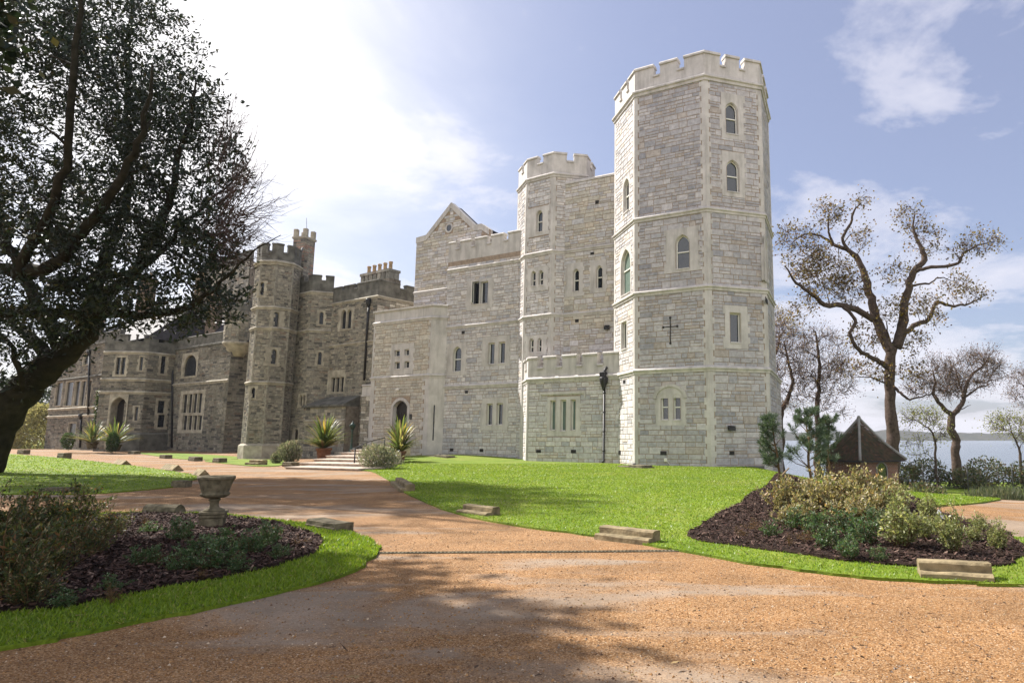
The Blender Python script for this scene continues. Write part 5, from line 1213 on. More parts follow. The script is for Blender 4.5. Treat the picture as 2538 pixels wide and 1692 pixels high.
# ---- the great evergreen on the left
PAL_YEW = [((.018, .031, .017), 5), ((.012, .021, .013), 4), ((.030, .044, .020), 2), ((.055, .052, .022), .6)]
Y = 30.0
tb = at_y(D(-60, 1100), Y); tb.z = ground(tb.x, tb.y) - .2
LB = [([tb] + [at_y(D(*p), Y) for p in ((-32, 1040), (2, 960), (60, 890), (130, 828), (195, 765), (228, 690))], [.95, .80, .72, .64, .56, .48, .40]),
      limb(D, Y, [(205, 745), (222, 650), (258, 560), (290, 450), (300, 330), (290, 200), (300, 60), (305, -90)], [.5, .42, .36, .32, .28, .22, .15, .06], [0, .3, .8, 1.2, 1.5, 1.8, 2, 2.2]),
      limb(D, Y, [(226, 700), (320, 600), (370, 515), (402, 420), (430, 300), (450, 190)], [.45, .32, .26, .2, .14, .06], [0, -.6, -1.2, -1.8, -2.2, -2.6]),
      limb(D, Y, [(-40, 720), (90, 716), (236, 722), (402, 718), (473, 678), (520, 635), (582, 578), (645, 540)], [.38, .34, .30, .22, .14, .09, .05, .02], [-3, -2.5, -2, -2.6, -3, -3.4, -3.8, -4]),
      limb(D, Y, [(-120, 640), (0, 618), (95, 621), (137, 593), (227, 498), (284, 399), (330, 300), (350, 150)], [.42, .38, .36, .33, .28, .22, .16, .07], [-4, -4, -4.5, -4.5, -5, -5.3, -5.8, -6]),
      limb(D, Y, [(118, 654), (199, 638), (307, 630), (360, 587), (426, 513), (464, 475), (530, 420), (570, 375)], [.24, .22, .2, .17, .13, .1, .06, .03], [-4, -3, -2.4, -2, -1.6, -1, -.5, 0]),
      limb(D, Y, [(140, 800), (80, 690), (20, 560), (-40, 400), (-80, 200), (-100, 0)], [.5, .4, .34, .28, .2, .1], [1, 2, 3, 4, 4.5, 5]),
      limb(D, Y, [(120, 830), (60, 760), (-60, 690), (-200, 640), (-330, 560)], [.45, .36, .3, .22, .1], [0, 1, 2, 3, 4]),
      limb(D, Y, [(40, 640), (110, 500), (150, 380), (170, 200), (180, 20), (190, -150)], [.3, .26, .22, .18, .14, .08], [-4.4, -5, -5.5, -6, -6.3, -6.5]),
      limb(D, Y, [(60, 900), (30, 800), (-10, 760)], [.2, .14, .06], [-1, -1.6, -2.2])]
LB = LB[:1] + [(P_, [q * .68 for q in r_]) for P_, r_ in LB[1:]]
pts = px_blobs(D, Y, [(150, 330, 250, 330, -2, 5, 600), (20, 230, 240, 330, 0, 6, 430), (290, 130, 130, 220, -1, 4.5, 230), (420, 400, 110, 230, -1.5, 3.5, 230), (350, 690, 210, 60, -2.5, 3, 150), (110, 700, 150, 60, -3, 3, 90), (-160, 420, 260, 350, 2, 6, 200),
    (60, 780, 90, 60, -1, 3, 70), (480, 560, 70, 90, -2.5, 2.5, 55), (100, -90, 250, 140, 0, 6, 130), (230, 560, 130, 110, -4, 2, 90), (20, 850, 50, 50, -1, 1.5, 26)])
tree('evergreen_tree', 'huge dark spreading evergreen tree with a leaning trunk, filling the upper left sky', 'tree', LB, pts, M['yewbark'], M['yew'], PAL_YEW, leaves=31, spread=.15, L=(.16, .33), asp=.20, twig=.017, side=3, dmax=7, bushy=.7, updir=.12, base=tb)
# bare twigs at its sunny edge
ptw = px_blobs(D, Y, [(600, 470, 60, 110, -3, 1.5, 60), (540, 330, 50, 120, -1, 2, 50), (560, 560, 70, 60, -3, 2, 50)])
tw = MB()
for p in ptw:
    b = Vector(p); a = at_y(D(470 + rng.uniform(-30, 30), 560 + rng.uniform(-120, 80)), Y - 2); a = b.lerp(a, min(1, 2.4 / (b - a).length)); c = a.lerp(b, .5) + Vector((rng.gauss(0, .3), rng.gauss(0, .3), rng.uniform(-.5, .4))); tw.tube(bez(a, c, b, 4), [.02, .017, .013, .009, .005], 4, cap=False)
    for _ in range(5): s0 = a.lerp(b, rng.uniform(.4, .9)); e_ = s0 + (b - a).normalized() * .4 + Vector([rng.gauss(0, .32) for _ in range(3)]); tw.tube([s0, s0.lerp(e_, .5) + Vector([rng.gauss(0, .08) for _ in range(3)]), e_], [.008, .006, .003], 3, cap=False)
big = [o for o in C.objects if o.name == 'evergreen_tree'][0]; tw.build('branch', M['twig'], big)
# its neighbour outside the frame, whose shade falls across the foreground
tb2 = Vector((-19.9, 10.3, -1.8)); ct = Vector((-19.6, 11.3, 11.6))
lb2 = [([tb2, Vector((-19.8, 10.3, 2)), Vector((-19.6, 10.4, 6)), Vector((-19.3, 10.5, 10)), Vector((-19, 10.6, 15))], [.5, .42, .36, .25, .08])]
for k in range(9):
    a = k * .7; lb2.append(([Vector((-19.6, 10.4, 5.5 + k)), Vector((-19.5 + 1.6 * math.cos(a), 10.5 + 1.6 * math.sin(a), 5.8 + k)), Vector((-19.5 + 3.0 * math.cos(a), 10.5 + 3.0 * math.sin(a), 6.5 + k))], [.16, .11, .04]))
tree('evergreen_tree', 'dark evergreen tree standing beside the drive at the left, casting its shade over the gravel', 'tree', lb2, blob(tuple(ct), (5.2, 5.2, 5.4), 860, .1), M['yewbark'], M['yew'], PAL_YEW, leaves=95, spread=.5, L=(.24, .42), asp=.35, twig=.016, side=2, dmax=7)

# ---- trees by the water
PAL_OAK = [((.16, .115, .035), 4), ((.10, .085, .03), 3), ((.20, .12, .05), 2), ((.09, .05, .03), 2.5), ((.22, .17, .05), 1.5)]
PAL_PINK = [((.20, .12, .11), 3), ((.13, .08, .075), 3), ((.24, .17, .10), 1.5), ((.10, .07, .05), 2)]
PAL_SPR = [((.22, .24, .06), 4), ((.16, .19, .05), 3), ((.28, .26, .08), 2)]
Y = 48.0; ob = at_y(z6(765, 1520), Y); ob.z = ground(ob.x, ob.y) - .2
ok = [([ob] + [at_y(z6(*p), Y) for p in ((770, 1400), (764, 1250), (755, 1080), (752, 930), (765, 830))], [.58, .48, .43, .40, .38, .40]),
    limb(z6, Y, [(762, 850), (715, 780), (672, 640), (645, 540), (612, 430), (572, 340), (515, 300), (450, 275)], [.42, .38, .33, .30, .26, .22, .16, .12], [0, .2, .5, .8, 1, 1.2, 1.2, 1]),
    limb(z6, Y, [(560, 335), (515, 290), (497, 240), (540, 160), (560, 90), (600, 48)], [.17, .14, .12, .10, .08, .03], [1.2, 1, .8, .6, .4, .2]),
    limb(z6, Y, [(450, 278), (428, 230), (420, 180), (425, 110)], [.12, .09, .07, .03], [1, .6, .2, 0]), limb(z6, Y, [(445, 280), (380, 225), (290, 218), (215, 275)], [.11, .09, .06, .02], [1, .4, 0, -.4]),
    limb(z6, Y, [(665, 680), (540, 612), (400, 597), (330, 540), (250, 480), (185, 390)], [.26, .22, .18, .14, .10, .04], [0, -.8, -1.2, -1.8, -2.2, -2.6]),
    limb(z6, Y, [(500, 612), (552, 660), (568, 695), (535, 750), (560, 810), (610, 860), (680, 895), (735, 935)], [.12, .13, .13, .13, .14, .15, .17, .2], [-1, -1.4, -1.6, -1.7, -1.5, -1, -.5, 0]),
    limb(z6, Y, [(785, 830), (812, 740), (832, 620), (858, 480), (885, 415), (940, 358), (925, 300), (900, 250), (878, 190), (886, 112)], [.40, .36, .32, .27, .24, .22, .16, .13, .10, .04], [0, 0, -.2, -.3, -.4, -.5, -.4, -.2, 0, .2]),
    limb(z6, Y, [(885, 422), (950, 402), (1050, 392), (1122, 378), (1155, 315), (1240, 275), (1325, 258)], [.16, .13, .12, .11, .08, .05, .02], [-.4, -1, -1.6, -2, -2.2, -2.4, -2.6]),
    limb(z6, Y, [(805, 790), (880, 712), (960, 680), (1000, 582), (1070, 605), (1190, 592), (1265, 548)], [.24, .19, .17, .13, .11, .08, .02], [0, .6, 1, 1.4, 1.8, 2.1, 2.4]),
    limb(z6, Y, [(868, 498), (960, 485), (1020, 452), (1100, 470)], [.10, .07, .05, .02], [-.3, .3, .8, 1.2]), limb(z6, Y, [(770, 1040), (810, 1075), (860, 1110), (945, 1088), (1000, 1075)], [.12, .1, .08, .05, .02], [0, -.6, -1, -1.3, -1.6]),
    limb(z6, Y, [(740, 1030), (650, 992), (570, 990)], [.07, .05, .02], [0, -.5, -1]), limb(z6, Y, [(755, 800), (738, 740), (735, 690)], [.08, .06, .03], [0, -.4, -.8])]
po = px_blobs(z6, Y, [(a_, b_2, c_, d_, e_, f_, int(g_ * 1.5)) for a_, b_2, c_, d_, e_, f_, g_ in [(400, 420, 170, 130, 0, 1.8, 100), (300, 350, 130, 110, 0, 1.6, 45), (250, 240, 110, 60, 0, 1.2, 30), (420, 110, 70, 70, .2, .9, 28), (600, 45, 40, 30, .2, .5, 8), (600, 240, 50, 70, .8, .8, 14), (540, 520, 110, 90, 0, 1.5, 46), (640, 960, 120, 50, -.5, 1, 24), (620, 770, 110, 80, -1, 1.2, 26),
    (850, 150, 90, 80, 0, .9, 20), (950, 260, 90, 80, -.2, .9, 22), (1240, 270, 110, 50, -2.3, .9, 26), (1130, 330, 50, 40, -2, .6, 8), (790, 440, 90, 60, -.6, .9, 18), (1160, 540, 110, 50, 2, .9, 26), (930, 600, 110, 60, .4, 1, 26), (760, 640, 80, 60, -.5, .9, 22), (1090, 470, 80, 30, 1, .6, 10), (880, 800, 70, 70, 0, .9, 18), (860, 950, 70, 60, -.5, .9, 16), (1000, 680, 60, 40, 1, .6, 8), (330, 580, 60, 50, -1.8, .8, 14), (260, 640, 60, 50, -1.6, .8, 10)]])
tree('oak_tree', 'tall gnarled oak with a thick forked trunk and sparse bronze leaves, behind the brick hut', 'tree', ok, po, M['bark'], M['leaf'], PAL_OAK, leaves=9, spread=.26, L=(.13, .25), asp=.36, twig=.016, side=4, dmax=4, bushy=.75)
GT = 'bare spring trees along the water'
Y = 56; b_ = at_y(z6(1112, 1480), Y); b_.z = ground(b_.x, Y) - .2
tl = [([b_] + [at_y(z6(*p), Y) for p in ((1105, 1400), (1112, 1330), (1080, 1270), (1088, 1190))], [.42, .36, .34, .33, .30]), limb(z6, Y, [(1085, 1195), (1030, 1140), (985, 1080), (1000, 1020), (985, 960)], [.2, .17, .14, .1, .05], [0, -.3, -.6, -.8, -1]), limb(z6, Y, [(1090, 1195), (1145, 1135), (1160, 1050), (1190, 985), (1255, 930), (1290, 880)], [.24, .2, .17, .13, .08, .03], [0, .3, .5, .8, 1, 1.2]), limb(z6, Y, [(1150, 1100), (1230, 1050), (1310, 1020)], [.1, .07, .02], [.5, 0, -.4]), limb(z6, Y, [(1120, 1170), (1190, 1140)], [.06, .02], [.2, 0]), limb(z6, Y, [(1140, 1060), (1120, 1000), (1100, 930)], [.09, .06, .02], [.4, .8, 1])]
tree('oak_tree', 'crooked leaning tree with a round mauve twiggy crown, between the oak and the wire fence', 'tree', tl, px_blobs(z6, Y, [(1200, 960, 150, 110, .4, 2.2, 150), (1000, 1000, 90, 110, -.7, 1.6, 90), (1290, 930, 70, 90, .8, 1.4, 40), (1100, 1050, 90, 60, 0, 1.4, 40), (900, 1040, 70, 60, -.8, 1, 30)]), M['bark'], M['leaf'], PAL_PINK, GT, leaves=14, spread=.3, L=(.08, .15), asp=.35, twig=.022, side=6, dmax=4, bushy=.9, thick=.035)
def slim(label, x, yb, path, crown, Y, pal, rad=.12, n=60, leaves=26, tw=.010, L=(.08, .15)):
    b_ = at_y(z6(x, yb), Y); b_.z = ground(b_.x, Y) - .2; N = len(path); ll = [([b_] + [at_y(z6(*p), Y) for p in path], [rad * (1 - .8 * k / N) for k in range(N + 1)])]
    tree('slender_tree', label, 'tree', ll, px_blobs(z6, Y, crown), M['bark'], M['leaf'], pal, GT, leaves=leaves, spread=.25, L=L, asp=.35, twig=tw * 1.7, side=5, dmax=6, bushy=.8, thick=.035)
slim('thin young tree with pale yellow green leaves, just right of the oak trunk', 1000, 1480, [(1000, 1400), (985, 1290), (930, 1245), (880, 1215)], [(930, 1210, 110, 45, 0, 1.4, 46), (1000, 1300, 60, 50, 0, 1, 14), (900, 1370, 60, 60, -.5, 1, 18)], 50, PAL_SPR)
slim('thin young tree with yellow green leaves beside the tall fence post', 1462, 1500, [(1458, 1420), (1450, 1370), (1420, 1310), (1400, 1250)], [(1400, 1245, 130, 45, 0, 1.4, 56), (1480, 1290, 60, 60, .5, 1.2, 20)], 50, PAL_SPR, .13)
slim('mauve twiggy tree cut by the right edge of the picture', 1560, 1500, [(1555, 1350), (1540, 1200), (1500, 1080), (1470, 1030)], [(1480, 1050, 80, 110, 0, 1.8, 90)], 58, PAL_PINK, .25, leaves=18)
slim('dark trunked bare tree close beside the great tower, curving towards it', 160, 1420, [(162, 1260), (170, 1170), (205, 1100), (230, 1010), (200, 900), (180, 800)], [(210, 900, 130, 180, 0, 2.2, 150), (130, 780, 90, 100, 1, 1.6, 50), (190, 1120, 70, 60, 0, 1.2, 24)], 54, PAL_PINK + [((.30, .20, .04), 1)], .30, leaves=20, tw=.013)
slim('bare upright tree behind the pine saplings, with rusty pink twigs', 362, 1480, [(362, 1330), (362, 1180), (368, 1060), (375, 920), (360, 800), (350, 740)], [(370, 880, 170, 160, 0, 2.4, 190), (470, 1000, 100, 100, .5, 1.6, 60), (330, 1070, 90, 70, -.5, 1.5, 40), (450, 1160, 70, 50, 0, 1.2, 20)], 55, PAL_PINK + [((.26, .20, .05), 1)], .30, leaves=20, tw=.013)
slim('pale yellow leaved tree half hidden behind the great tower', 60, 1420, [(70, 1250), (90, 1000), (140, 850), (170, 750)], [(180, 730, 90, 60, 0, 1.4, 44), (140, 660, 50, 60, 0, 1.2, 24)], 60, [((.32, .24, .05), 3), ((.22, .17, .06), 3), ((.2, .12, .1), 2)], .22, leaves=26)
# pine saplings in the mound
PAL_PINE = [((.075, .115, .07), 4), ((.10, .145, .085), 3), ((.05, .08, .05), 2), ((.15, .19, .11), 1)]
def pine(label, base, top, rw, n_w, Yp=24.5):
    q_ = at_y(base, Yp); b_ = Vector((q_.x, Yp, ground(q_.x, Yp))); tp_ = at_y(top, Yp); h = tp_.z - b_.z; t_ = thing('pine_sapling', label, 'pine sapling', tuple(b_), 'pine saplings in the mulch mound'); wood = MB(); P, A_ = [], []
    ax = [b_.lerp(tp_, k / 8) + Vector((rng.gauss(0, .03), rng.gauss(0, .03), 0)) for k in range(9)]; wood.tube(ax, [.055 - .005 * k for k in range(9)], 6)
    def needles(a, b, n, L):
        a, b = np.array(a), np.array(b); a = b + (a - b) * min(1, .42 / max(.05, np.linalg.norm(b - a))); k = nr.uniform(0, 1.0, (n, 1)); q = a + (b - a) * k; d_ = unit(b - a); P.append(q); A_.append(d_ * (.55 + k * .6) + unit(nr.normal(0, 1, (n, 3))) * .8)
    for k in range(n_w):
        z = .22 + .78 * k / n_w; c = b_.lerp(tp_, z)
        for j in range(rng.randint(3, 5)):
            a_ = rng.uniform(0, 6.28); ln = rw * 1.15 * (1.05 - .62 * z) * rng.uniform(.55, 1.15); e_ = c + Vector((math.cos(a_) * ln, math.sin(a_) * ln, ln * rng.uniform(.35, 1.0))); m_ = c.lerp(e_, .55) - Vector((0, 0, .12 * ln)); wood.tube([c, m_, e_], [.018, .012, .007], 4, cap=False); needles(m_, e_, 95, .1)
            for _ in range(1): s0 = c.lerp(e_, rng.uniform(.5, .8)); q = s0 + Vector((rng.gauss(0, .2), rng.gauss(0, .2), rng.uniform(.05, .25))) * (.6 + ln * .4); wood.tube([s0, q], [.008, .005], 3, cap=False); needles(s0, q, 55, .1)
    needles(ax[6], ax[8], 160, .1); P, A_ = np.vstack(P), np.vstack(A_); wood.build('trunk', M['stem'], t_); np_mesh('crown', kites(P, A_, nr.uniform(.13, .24, len(P)), .010), 4, M['yew'], t_, colours(len(P), PAL_PINE))
pine('pine sapling closest to the great tower, leaning slightly away from it', z6(165, 1500), z6(105, 1200), .62, 7)
pine('taller pine sapling with a dense dark top, in the middle of its three', z6(322, 1530), z6(300, 1168), .80, 8, 23.5)
pine('shaggy pine sapling nearest the brick hut roof', z6(420, 1450), z6(415, 1205), .62, 7, 25.5)

# ---- shrubs of the two beds: a few grown by hand, then copied and turned
def shrub(kind, seed):
    global nr, rng
    s0, s1 = nr, rng; nr, rng = np.random.default_rng(seed), random.Random(seed)
    K_ = dict(bronze=(28, .52, 1900, (.045, .085), .30, [((.060, .080, .026), 5), ((.125, .125, .035), 2.2), ((.17, .085, .035), 1.0), ((.036, .052, .02), 4), ((.32, .28, .17), .9)]),
              gold=(28, .66, 1700, (.05, .10), .36, [((.25, .23, .10), 4), ((.36, .31, .17), 3), ((.13, .145, .06), 3.5), ((.32, .20, .09), 1.2), ((.48, .42, .31), 1.4)]),
              pale=(30, .36, 1700, (.042, .08), .40, [((.27, .29, .115), 4), ((.19, .225, .085), 3), ((.40, .40, .24), 2), ((.12, .15, .06), 2.4)]),
              dark=(22, .60, 1500, (.045, .09), .46, [((.045, .090, .034), 4), ((.065, .125, .05), 3), ((.10, .16, .07), 1.6), ((.10, .07, .035), .6), ((.26, .30, .22), .6)]),
              rust=(16, .55, 520, (.03, .06), .36, [((.17, .075, .03), 3), ((.10, .06, .025), 3), ((.06, .065, .02), 2)]))[kind]
    ns, wd, nl, L, asp, pal = K_; t_ = thing('shrub', kind, 'shrub', (0, 0, 0)); wood = MB(); P, A_ = [], []
    for k in range(ns):
        a_ = rng.uniform(0, 6.28); r = wd * math.sqrt(rng.random()); h = (1 - .45 * (r / wd) ** 2) * rng.uniform(.62, 1.03); e_ = Vector((math.cos(a_) * r, math.sin(a_) * r, h)); s_ = Vector((math.cos(a_) * r * .15, math.sin(a_) * r * .15, -.03)); c = s_.lerp(e_, .5) + Vector((math.cos(a_), math.sin(a_), 0)) * r * -.12 + Vector((rng.gauss(0, .03), rng.gauss(0, .03), 0)); q = bez(s_, c, e_, 4)
        wood.tube(q, [.010, .008, .006, .005, .003], 4, cap=False); tw_ = [(q[1], q[4])]
        for _ in range(4): i = rng.randint(1, 3); s2 = q[i].lerp(q[i + 1], rng.random()); e2 = s2 + (Vector((rng.gauss(0, 1), rng.gauss(0, 1), rng.uniform(.3, 1.4)))).normalized() * rng.uniform(.10, .26); wood.tube([s2, e2], [.005, .002], 3, cap=False); tw_.append((s2, e2))
        m = nl // ns // len(tw_) + 1
        for a, b in tw_: a, b = np.array(a), np.array(b); u = nr.uniform(.1, 1.05, (m, 1)); P.append(a + (b - a) * u + nr.normal(0, .018, (m, 3))); A_.append(unit(b - a) * .6 + nr.normal(0, .55, (m, 3)) + np.array([0, 0, .25]))
    P, A_ = np.vstack(P), np.vstack(A_); wood.build('stem', M['stem'], t_); np_mesh('foliage', kites(P, A_, nr.uniform(L[0], L[1], len(P)), nr.uniform(L[0], L[1], len(P)) * asp * .5 * 1.2), 4, M['leaf'], t_, colours(len(P), pal)); nr, rng = s0, s1
    return t_
protos = {k: [shrub(k, 11 + i + 10 * j) for i in range(3)] for j, k in enumerate(('bronze', 'gold', 'pale', 'dark', 'rust'))}; used = set()
GRP = dict(bronze='bronze leaved bushes in the urn bed', gold='golden bushes on the mulch mound', pale='pale variegated shrubs on the mulch mound', dark='low dark green shrubs in the mulch beds', rust='small rusty shoots in the mulch beds')
def put(kind, x, yb, yt, label, wide=1.0):
    p = gp(D(x, yb)); h = at_y(D(x, yt), p.y).z - p.z; wide *= {'pale': .82, 'dark': 1.0}.get(kind, 1.0); i = len(used) % 3; pr = protos[kind][i]; rz = rng.uniform(0, 6.28); sc_ = (h * wide, h * wide, h)
    if (kind, i) not in used: used.add((kind, i)); pr.location = p; pr.rotation_euler = (0, 0, rz); pr.scale = sc_; o = pr
    else:
        for q in range(3):
            if (kind, q) not in used: used.add((kind, q)); o = protos[kind][q]; o.location = p; o.rotation_euler = (0, 0, rz); o.scale = sc_; break
        else: o = copy_tree(protos[kind][rng.randrange(3)], p, rz, sc_)
    o['label'] = label; o['group'] = GRP[kind]
for a in [('bronze', 12, 1390, 1165, 'biggest bronze green bush in the near corner of the urn bed'), ('bronze', 120, 1330, 1185, 'dense bronze bush in front of the tallest sprig, towards the camera'), ('bronze', 165, 1235, 1092, 'bronze bush with the tallest upright sprig, before the low grey slab'), ('bronze', 255, 1238, 1158, 'bronze bush nearest the dark rounded stone', 1.1), ('bronze', 62, 1260, 1105, 'bronze bush with golden tips against the tree lawn'), ('bronze', -10, 1290, 1110, 'bronze bush half outside the picture below the leaning trunk'), ('bronze', 205, 1285, 1180, 'spreading bronze bush in the middle of the urn bed group', 1.2), ('bronze', 70, 1400, 1270, 'low bronze bush nearest the shaded turf edge', 1.2),
          ('gold', 1792, 1175, 1088, 'golden bush at the foot of the pine sapling nearest the tower'), ('gold', 1842, 1172, 1080, 'golden bush between the leaning stake and the taller pine'), ('gold', 1893, 1180, 1066, 'golden bush right under the taller pine sapling', 1.1), ('gold', 1943, 1172, 1066, 'golden bush in front of the shaggy pine'), ('gold', 1990, 1180, 1068, 'golden bush below the hut roof, left of the hut window', 1.1), ('gold', 2035, 1172, 1078, 'golden bush covering the hut window'), ('gold', 1865, 1205, 1125, 'low golden bush on the bare slope above the dark shrubs', 1.3), ('gold', 1820, 1215, 1150, 'small golden bush near the lawn edge of the mound', 1.2), ('gold', 1960, 1205, 1120, 'golden bush in the heart of the mound', 1.2), ('gold', 2015, 1200, 1108, 'golden bush just left of the pale shrubs', 1.1),
          ('pale', 2070, 1262, 1128, 'broad pale shrub, front one below the hut corner', 1.5), ('pale', 2065, 1200, 1108, 'pale shrub behind the broad front one, close to the hut wall', 1.3), ('pale', 2123, 1246, 1165, 'short pale shrub between the broad one and the tall one', 1.2), ('pale', 2135, 1195, 1126, 'pale shrub against the dark low bush beyond the mound', 1.4), ('pale', 2193, 1278, 1144, 'tall pale shrub directly behind the long stepped stone'), ('pale', 2296, 1270, 1184, 'pale shrub at the far tip of the mound beside the gravel path', 1.1), ('pale', 2251, 1226, 1172, 'small pale shrub behind, next to the gravel path', 1.3), ('pale', 2150, 1232, 1178, 'small pale shrub beside the white plant label', 1.2), ('pale', 2240, 1250, 1195, 'little pale shrub between the two tall end ones', 1.3),
          ('dark', 1830, 1222, 1160, 'dark shrub under the small golden bush on the mound', 1.2), ('dark', 1885, 1240, 1168, 'dark shrub in the middle of the mound slope', 1.2), ('dark', 1945, 1230, 1160, 'glossy dark shrub left of the broad pale one, upper', 1.3), ('dark', 1905, 1268, 1205, 'dark shrub low on the mound, above its front edge', 1.2), ('dark', 1958, 1290, 1222, 'dark shrub at the mound front with pale flecked leaves', 1.2), ('dark', 1770, 1240, 1195, 'dark shrub nearest the lawn tip of the mound', 1.1), ('dark', 1985, 1258, 1185, 'dark shrub touching the broad pale one', 1.2), ('dark', 2010, 1222, 1160, 'dark shrub in the shade behind the broad pale one', 1.2), ('dark', 2020, 1295, 1250, 'small dark shrub by the turf in front of the broad pale one', 1.2),
          ('dark', 330, 1310, 1245, 'dark bush left of the urn, nearest the bronze group', 1.2), ('dark', 408, 1250, 1182, 'tall dark rose bush directly left of the urn pedestal', 1.0), ('dark', 412, 1322, 1255, 'dark bush in front of the rusty shoot, low in the urn bed', 1.2), ('dark', 486, 1318, 1228, 'biggest dark bush, below the urn pedestal', 1.1), ('dark', 515, 1270, 1205, 'dark bush hiding the right foot of the urn pedestal', 1.1), ('dark', 548, 1322, 1268, 'dark bush at the front edge of the urn bed', 1.2), ('dark', 575, 1282, 1212, 'dark bush between the urn and the bed tip, lower', 1.1), ('dark', 612, 1262, 1192, 'tall dark bush near the tip of the urn bed', 1.0), ('dark', 640, 1292, 1245, 'low dark bush at the bed edge next to the bright turf', 1.2), ('dark', 450, 1285, 1225, 'dark bush in the middle of the urn bed, behind the biggest dark one', 1.2), ('dark', 150, 1402, 1345, 'deep green bush at the shaded front of the urn bed', 1.4), ('dark', 245, 1370, 1315, 'low dark bush on bare chips at the shaded front', 1.3), ('dark', 345, 1232, 1195, 'small dark bush behind, next to the rounded stone', 1.2),
          ('rust', 376, 1305, 1255, 'orange rust coloured shoot in the middle of the urn bed'), ('rust', 258, 1395, 1335, 'brown dying shoot at the shaded front of the urn bed', 1.3), ('rust', 460, 1340, 1295, 'rusty sprig below the biggest dark bush', 1.2), ('rust', 690, 1260, 1225, 'rusty sprig closest to the bright tip of the urn bed', 1.2), ('rust', 1725, 1225, 1185, 'rusty orange shoot on the mound near the lawn', 1.3), ('rust', 1815, 1262, 1222, 'brown tuft at the front turf edge of the mound', .8), ('rust', 1845, 1252, 1205, 'rusty shoot beside the brown tuft on the mound', 1.3), ('rust', 330, 1215, 1180, 'thin rusty shoot beside the dark rounded stone', 1.0), ('rust', 1700, 1240, 1205, 'rusty shoot at the narrow lawn tip of the mound', 1.2)]: put(*a)
for k, l in protos.items():
    for i, o in enumerate(l):
        if (k, i) not in used:
            for ch in list(o.children): bpy.data.objects.remove(ch)
            bpy.data.objects.remove(o)

# ---- spiky potted plants
def spiky(label, base, Y, top, r_px, zf, nb=70, seed=1):
    r_ = random.Random(seed); c = at_y(zf(*base), Y); h = at_y(zf(base[0], top), Y).z - c.z; wd = at_y(zf(base[0] + r_px, base[1]), Y).x - c.x; o = thing('spiky_plant', label, 'plant', tuple(c)); V, cols = [], []
    pal = [(.13, .17, .05), (.09, .13, .045), (.30, .28, .12), (.20, .15, .10), (.34, .26, .06)]
    for k in range(nb):
        a = r_.uniform(0, 6.28); out = wd * (.22 + 1.05 * r_.random() ** .8); hh = h * r_.uniform(.62, 1.05) * (1 - .62 * min(1, out / wd) ** 1.6); d_ = Vector((math.cos(a), math.sin(a), 0)); s_ = Vector((-d_.y, d_.x, 0)) * (.030 + .014 * h); e_ = c + d_ * out + Vector((0, 0, hh)); m_ = c + d_ * out * .42 + Vector((0, 0, hh * .80)); q = bez(c, m_, e_ - (Vector((0, 0, hh * .45)) if out > wd * .75 and r_.random() < .6 else Vector((0, 0, 0))), 5); col = r_.choices(pal, [4, 4, 2, 1.5, .7])[0]
        for i in range(5):
            w0, w1 = [1, 1, .95, .8, .55, .02][i], [1, 1, .95, .8, .55, .02][i + 1]; V += [q[i] - s_ * w0, q[i] + s_ * w0, q[i + 1] + s_ * w1, q[i + 1] - s_ * w1]; cols.append(col)
    np_mesh('foliage', np.array([tuple(v) for v in V]), 4, M['leaf'], o, np.array(cols)); return o
def pot(label, cx, Y, yt, yb, rw, zf, m='terracotta'):
    t_ = at_y(zf(cx, yt), Y); b_ = at_y(zf(cx, yb), Y); r = at_y(zf(cx + rw, yt), Y).x - t_.x; h = t_.z - b_.z; m_ = MB(); m_.lathe([(r * .68, 0), (r * .8, h * .35), (r * .88, h * .78), (r * 1.0, h * .8), (r * 1.02, h * .97), (r * .95, h), (r * .86, h * .98), (r * .8, h * .86)], b_, 28); return tag(m_.build('flower_pot', M[m]), label, 'flower pot')
yp = 45.5; pot('terracotta pot standing beside the stone steps, left side', 620, yp, 560, 705, 95, z10); spiky('striped spiky plant in the pot on the left side of the steps', (620, 575), yp, 50, 390, z10, 160, 3)
yp = gp(z10(1575, 742)).y; pot('terracotta pot on the lawn in front of the entrance block', 1575, yp, 600, 742, 88, z10); spiky('striped spiky plant in the pot in front of the arched door', (1590, 620), yp, 100, 340, z10, 140, 5)
pot('dark pot by the old porch, left of the two', 742, 65, 965, 1018, 42, z9, 'urn'); spiky('spiky plant in a pot by the old porch, next to the ivy', (745, 975), 65, 755, 215, z9, 130, 7)
pot('dark pot by the old porch doorway, right of the two', 925, 64, 985, 1036, 48, z9, 'urn'); spiky('spiky plant in front of the old arched doorway', (925, 990), 64, 740, 190, z9, 130, 9)
spiky('tuft of spiky leaves showing above the battlements, below the round window', (580, 245), 52.5, 200, 45, z3, 34, 11)
